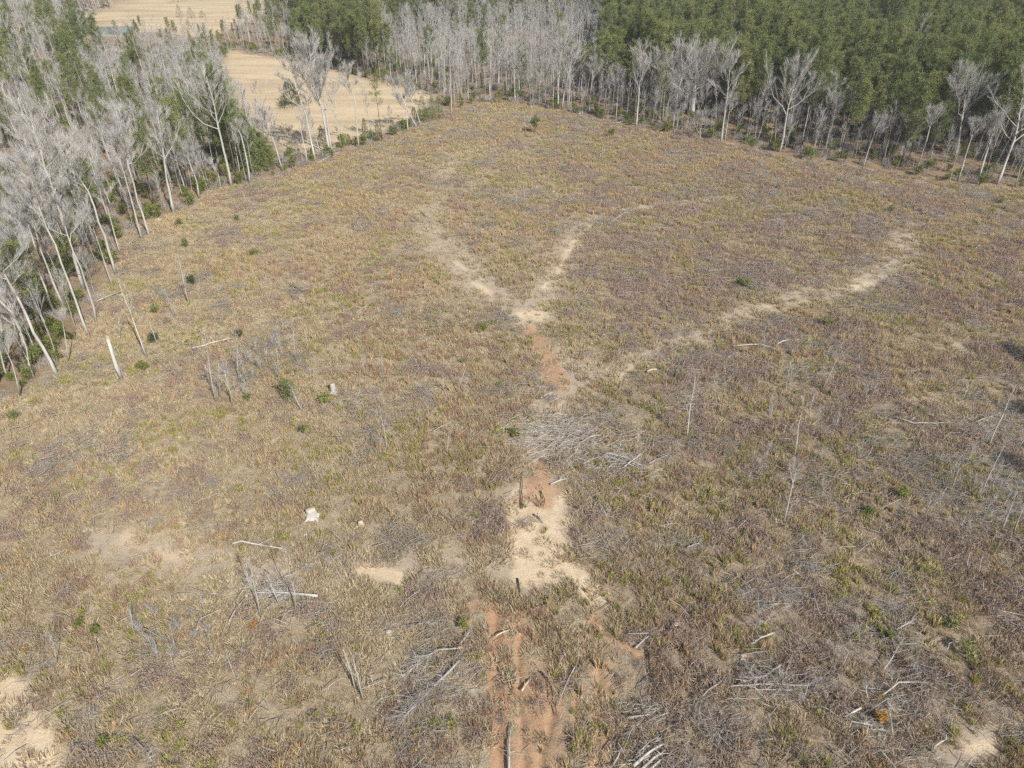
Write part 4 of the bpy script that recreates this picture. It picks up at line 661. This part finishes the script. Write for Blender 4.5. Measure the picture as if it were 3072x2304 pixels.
heap((2400, 1130), 2.6, 170, 2.0, 'grey thicket of dead tops beyond the long pale log', 'brushy', 1.3, .025); heap((2940, 1290), 2.2, 150, 2, 'grey brush around the long slanting sapling', 'brushy', 1.2, .022); heap((3030, 1400), 2.2, 150, 2, 'grey brush by the right border', 'brushy', 1.2, .022); heap((2990, 1560), 2, 150, 1.6, 'pale grey dead tops near the right border', 'slash', 1.2, .018); heap((2050, 1210), 2, 120, 1.8, 'dark brush round the bent white sapling', 'brushy', .9, .025); heap((690, 1120), 2, 130, 1.6, 'grey brush round the pole cluster', 'brushy', .9, .02); heap((2370, 1540), 1.6, 110, 1.5, 'grey brush at the foot of the tall pale sapling', 'brushy', .9, .02); heap((1350, 2050), 1.8, 140, 1.5, 'twigs under the large fallen treetop', 'slash', .6, .018); heap((470, 1990), 1.8, 120, 1.5, 'grey brush in the left foreground', 'brushy', .6, .02); heap((2780, 2280), 1.4, 120, 1.2, 'grey twigs near the lower right corner', 'slash', .4, .018); heap((1620, 640), 2.4, 90, 2, 'small brush heap beyond the track fork', 'brushy', .7, .03); heap((1390, 535), 2.4, 90, 2, 'small brush heap in the far grass', 'brushy', .7, .03); heap((1980, 560), 3, 110, 2, 'brush heap in the far right grass', 'brushy', .8, .03); heap((1170, 1885), .9, 70, 1, 'small dark heap beside the orange stump', 'slash', .4, .02)
# ------------------------------------------------------------------ stumps
def stump(c, r, h, label, mat='dead', top='cut', lean=0):
    o = thing('stump', G(*c)-[0, 0, .08], label, 'stump', 'tree stumps in the clearing'); b = MB(); zs = np.array([0, .18, .45, .8, 1.])*h; b.tube(np.c_[zs*lean, zs*0, zs], r*np.array([1.6, 1.2, 1.02, .97, .95]), 11, False, .16); link('trunk', b.mesh('trunk', M[mat], True), o)
    b = MB(); b.tube([[h*lean, 0, h-.03], [h*lean, 0, h+.012]], [r*.9, r*.88], 11); link('cut_face', b.mesh('cut_face', M[top]), o)
    b = MB()
    for k in range(5):
        a = k*1.26+R.random()*.5; d = np.array([math.cos(a), math.sin(a), 0]); b.tube([d*r*.7+[0, 0, h*.25], d*r*1.5+[0, 0, .1], d*r*2.3+[0, 0, -.02]], [r*.4, r*.28, r*.1], 5, False, .1)
    link('roots', b.mesh('roots', M[mat]), o)
for a in [((1001, 1178), .38, 1.5, 'tall pale stump left of the whitish heap', 'white'), ((935, 1545), .6, .9, 'wide pale stump with a dark hollow side in the left grass', 'white'), ((1083, 1575), .3, .6, 'small pale stump right of the wide one', 'cut'), ((1166, 1897), .3, .3, 'low orange-faced stump in the foreground', 'dead'), ((916, 1605), .25, .2, 'low grey stump below the wide pale one'), ((2230, 1970), .3, .25, 'low pale stump in the weeds right of the orange soil', 'dead'), ((2025, 1880), .3, .5, 'dark stump above the orange soil', 'darkdead'), ((1495, 560), .4, .6, 'white stump in the far grass', 'white'), ((1660, 578), .4, .5, 'pale stump in the far grass right of the white one', 'white'), ((2030, 1115), .3, .3, 'low stump beside the split white log'), ((1900, 790), .35, .4, 'pale stump between the right track arm and the long track'), ((1490, 385), .4, .6, 'pale stump in the grass below the far grey wood', 'white'), ((1738, 348), .4, .9, 'pale broken stump at the far wood edge', 'white'), ((2500, 1800), .25, .3, 'low grey stump in the green weeds'), ((475, 660), .35, .4, 'pale stump in the grass bay', 'white'), ((1470, 1560), .35, .2, 'low whitish stump left of the sandy patch', 'white')]: stump(*a)
# ------------------------------------------------------------------ shrubs in the clearing
def bush(c, h, rad, label, mat='shrub', ncl=16, per=26, L=.24, wd=.12):
    o = thing('shrub', G(*c), label, 'shrub', 'shrubs in the clearing'); st, lf = leafy(h, rad, ncl, per, L, wd); link('stems', st.mesh('stems', M['pbark']), o); link('leaves', lf.mesh('leaves', M[mat]), o)
for a in [((1605, 402), 5.5, 1.5, 'tall yellow-green shrub standing in the far grass', 'shrub', 26, 30, .4, .2), ((1835, 412), 2.6, 1.3, 'round dark green bush in the far grass', 'pine', 20, 30, .35, .17), ((2230, 862), 1.8, 1.3, 'bright green bush right of the track fork', 'pine', 20, 30), ((2215, 858), 1.2, 1.0, 'lower part green bush touching the bright one', 'shrub'), ((976, 1208), 1.5, 1.1, 'broad-leaved green bush below the tall stump', 'pine', 18, 22, .32, .15), ((745, 1205), 1.3, .6, 'small green bush by the pole cluster', 'pine', 10), ((909, 1298), 1.0, .7, 'small green bush in the russet patch', 'pine', 10), ((432, 1112), 1.6, 1.1, 'olive bush right of the snag', 'shrub', 20), ((580, 862), 2.4, 1.0, 'blue-green young evergreen right of the leaning pole', 'cedar', 18), ((560, 745), 2.4, .8, 'slim green evergreen in the left grass', 'pine', 14), ((470, 945), 2.0, 1.0, 'green bush beside a twiggy stem', 'pine', 14), ((762, 770), 1.6, 1.1, 'olive bush in the left grass', 'shrub', 14), ((460, 1030), 1.8, 1.2, 'dark green bush at the foot of the tall pale pole', 'cedar', 16), ((720, 1015), 1.5, .9, 'bluish green bush behind the tall forked pole', 'cedar', 12), ((45, 1260), 1.6, .9, 'dark green bush at the far left', 'pine', 12), ((540, 680), 1.8, 1.1, 'mustard bush at the grass bay', 'shrub', 14), ((712, 665), 1.5, .9, 'brownish green bush in the upper left grass', 'shrub', 10),
          ((2637, 2172), 1.7, .55, 'tall orange-leaved bush in the right foreground', 'orange', 16, 30, .16, .09), ((2636, 2095), .9, .5, 'small mustard bush above the orange bush', 'orange', 8, 20, .15, .07), ((2655, 1915), 1.0, .8, 'bright lime bush in the right foreground', 'shrub', 14), ((310, 2240), .8, .7, 'mustard and lime bush near the bottom left', 'shrub', 10), ((290, 1905), 1.1, .5, 'upright lime bush in the left foreground', 'shrub', 10), ((238, 1880), 1.0, .45, 'darker lime bush left of the upright one', 'shrub', 10), ((75, 1960), .7, .4, 'small rusty bush in the left foreground', 'orange', 8, 20, .15, .07), ((762, 1885), .7, .6, 'round rust-brown bush below the branch heap', 'orange', 10, 24, .15, .06), ((1390, 1885), 1.0, .6, 'lime bush above the arched bough', 'shrub', 10), ((1545, 1308), 1.0, .8, 'olive bush left of the big brush heap', 'shrub', 12), ((2595, 1325), .8, .6, 'yellow-green bush in the bramble', 'shrub', 10), ((2700, 1490), 1.4, 1.2, 'olive bush beside the dark shadow', 'shrub', 16), ((2600, 1545), 1.1, .8, 'mustard bush below the dark shadow', 'shrub', 12), ((2900, 1965), 1.4, 1.2, 'dark green bush in the lower right scrub', 'pine', 16), ((2850, 1885), 1.0, .7, 'dark green bush above the lower right scrub', 'pine', 12), ((2480, 980), 1.4, 1.2, 'olive mound beyond the long track', 'shrub', 14), ((2670, 640), 1.6, 1.0, 'bright olive bush near the far right', 'shrub', 14), ((3000, 610), 1.6, 1.2, 'dark green bush at the far right', 'pine', 14), ((1450, 990), 1.2, 1.2, 'green mound left of the clay track', 'shrub', 16), ((2030, 1130), .9, .5, 'small green bush at the foot of the dark snag', 'pine', 8), ((1500, 1160), .8, .5, 'olive tuft beside the short pole', 'shrub', 8)]: bush(*a)
g, path = px_path((868, 1205), [(852, 1145)]); tr, br, nd = pine(path[-1][2], .07, .1, 1.1, 18, 34, path, .28, .1); o = thing('young_evergreen', g, 'leaning young evergreen with grey-green needles in the left grass', 'tree'); link('trunk', merge([tr, br]).mesh('trunk', M['pbark']), o); link('crown', nd.mesh('crown', M['pine']), o)
# trees just outside the right border, whose shadows fall into the picture
for k, (tx, ty) in enumerate([(74, 63), (82, 76), (70, 48)]):
    evergreen(tuple(float(q) for q in P(tx, ty)), 13+2*k, ['pine outside the right border shading the scrub', 'further pine outside the right border', 'nearer pine outside the right border'][k], .16, .35, 2.4, 30, 34)


# ------------------------------------------------------------------ the air
b = MB(); V = [[X_, Y_, Z_] for X_ in (-9500, 9500) for Y_ in (-6500, 12500) for Z_ in (-60, 140)]
b.add(V, [[0, 1, 3], [0, 3, 2], [4, 6, 7], [4, 7, 5], [0, 4, 5], [0, 5, 1], [2, 3, 7], [2, 7, 6], [0, 2, 6], [0, 6, 4], [1, 5, 7], [1, 7, 3]])
m, t, p, out = newmat('haze'); t.nodes.remove(p); v = N(t, 'ShaderNodeVolumePrincipled'); v.inputs['Color'].default_value = (.85, .92, 1, 1); v.inputs['Density'].default_value = .00016; t.links.new(v.outputs[0], out.inputs['Volume'])
tag(link('haze', b.mesh('haze', m)), 'thin bluish air over the far woods', None, None, 'stuff')
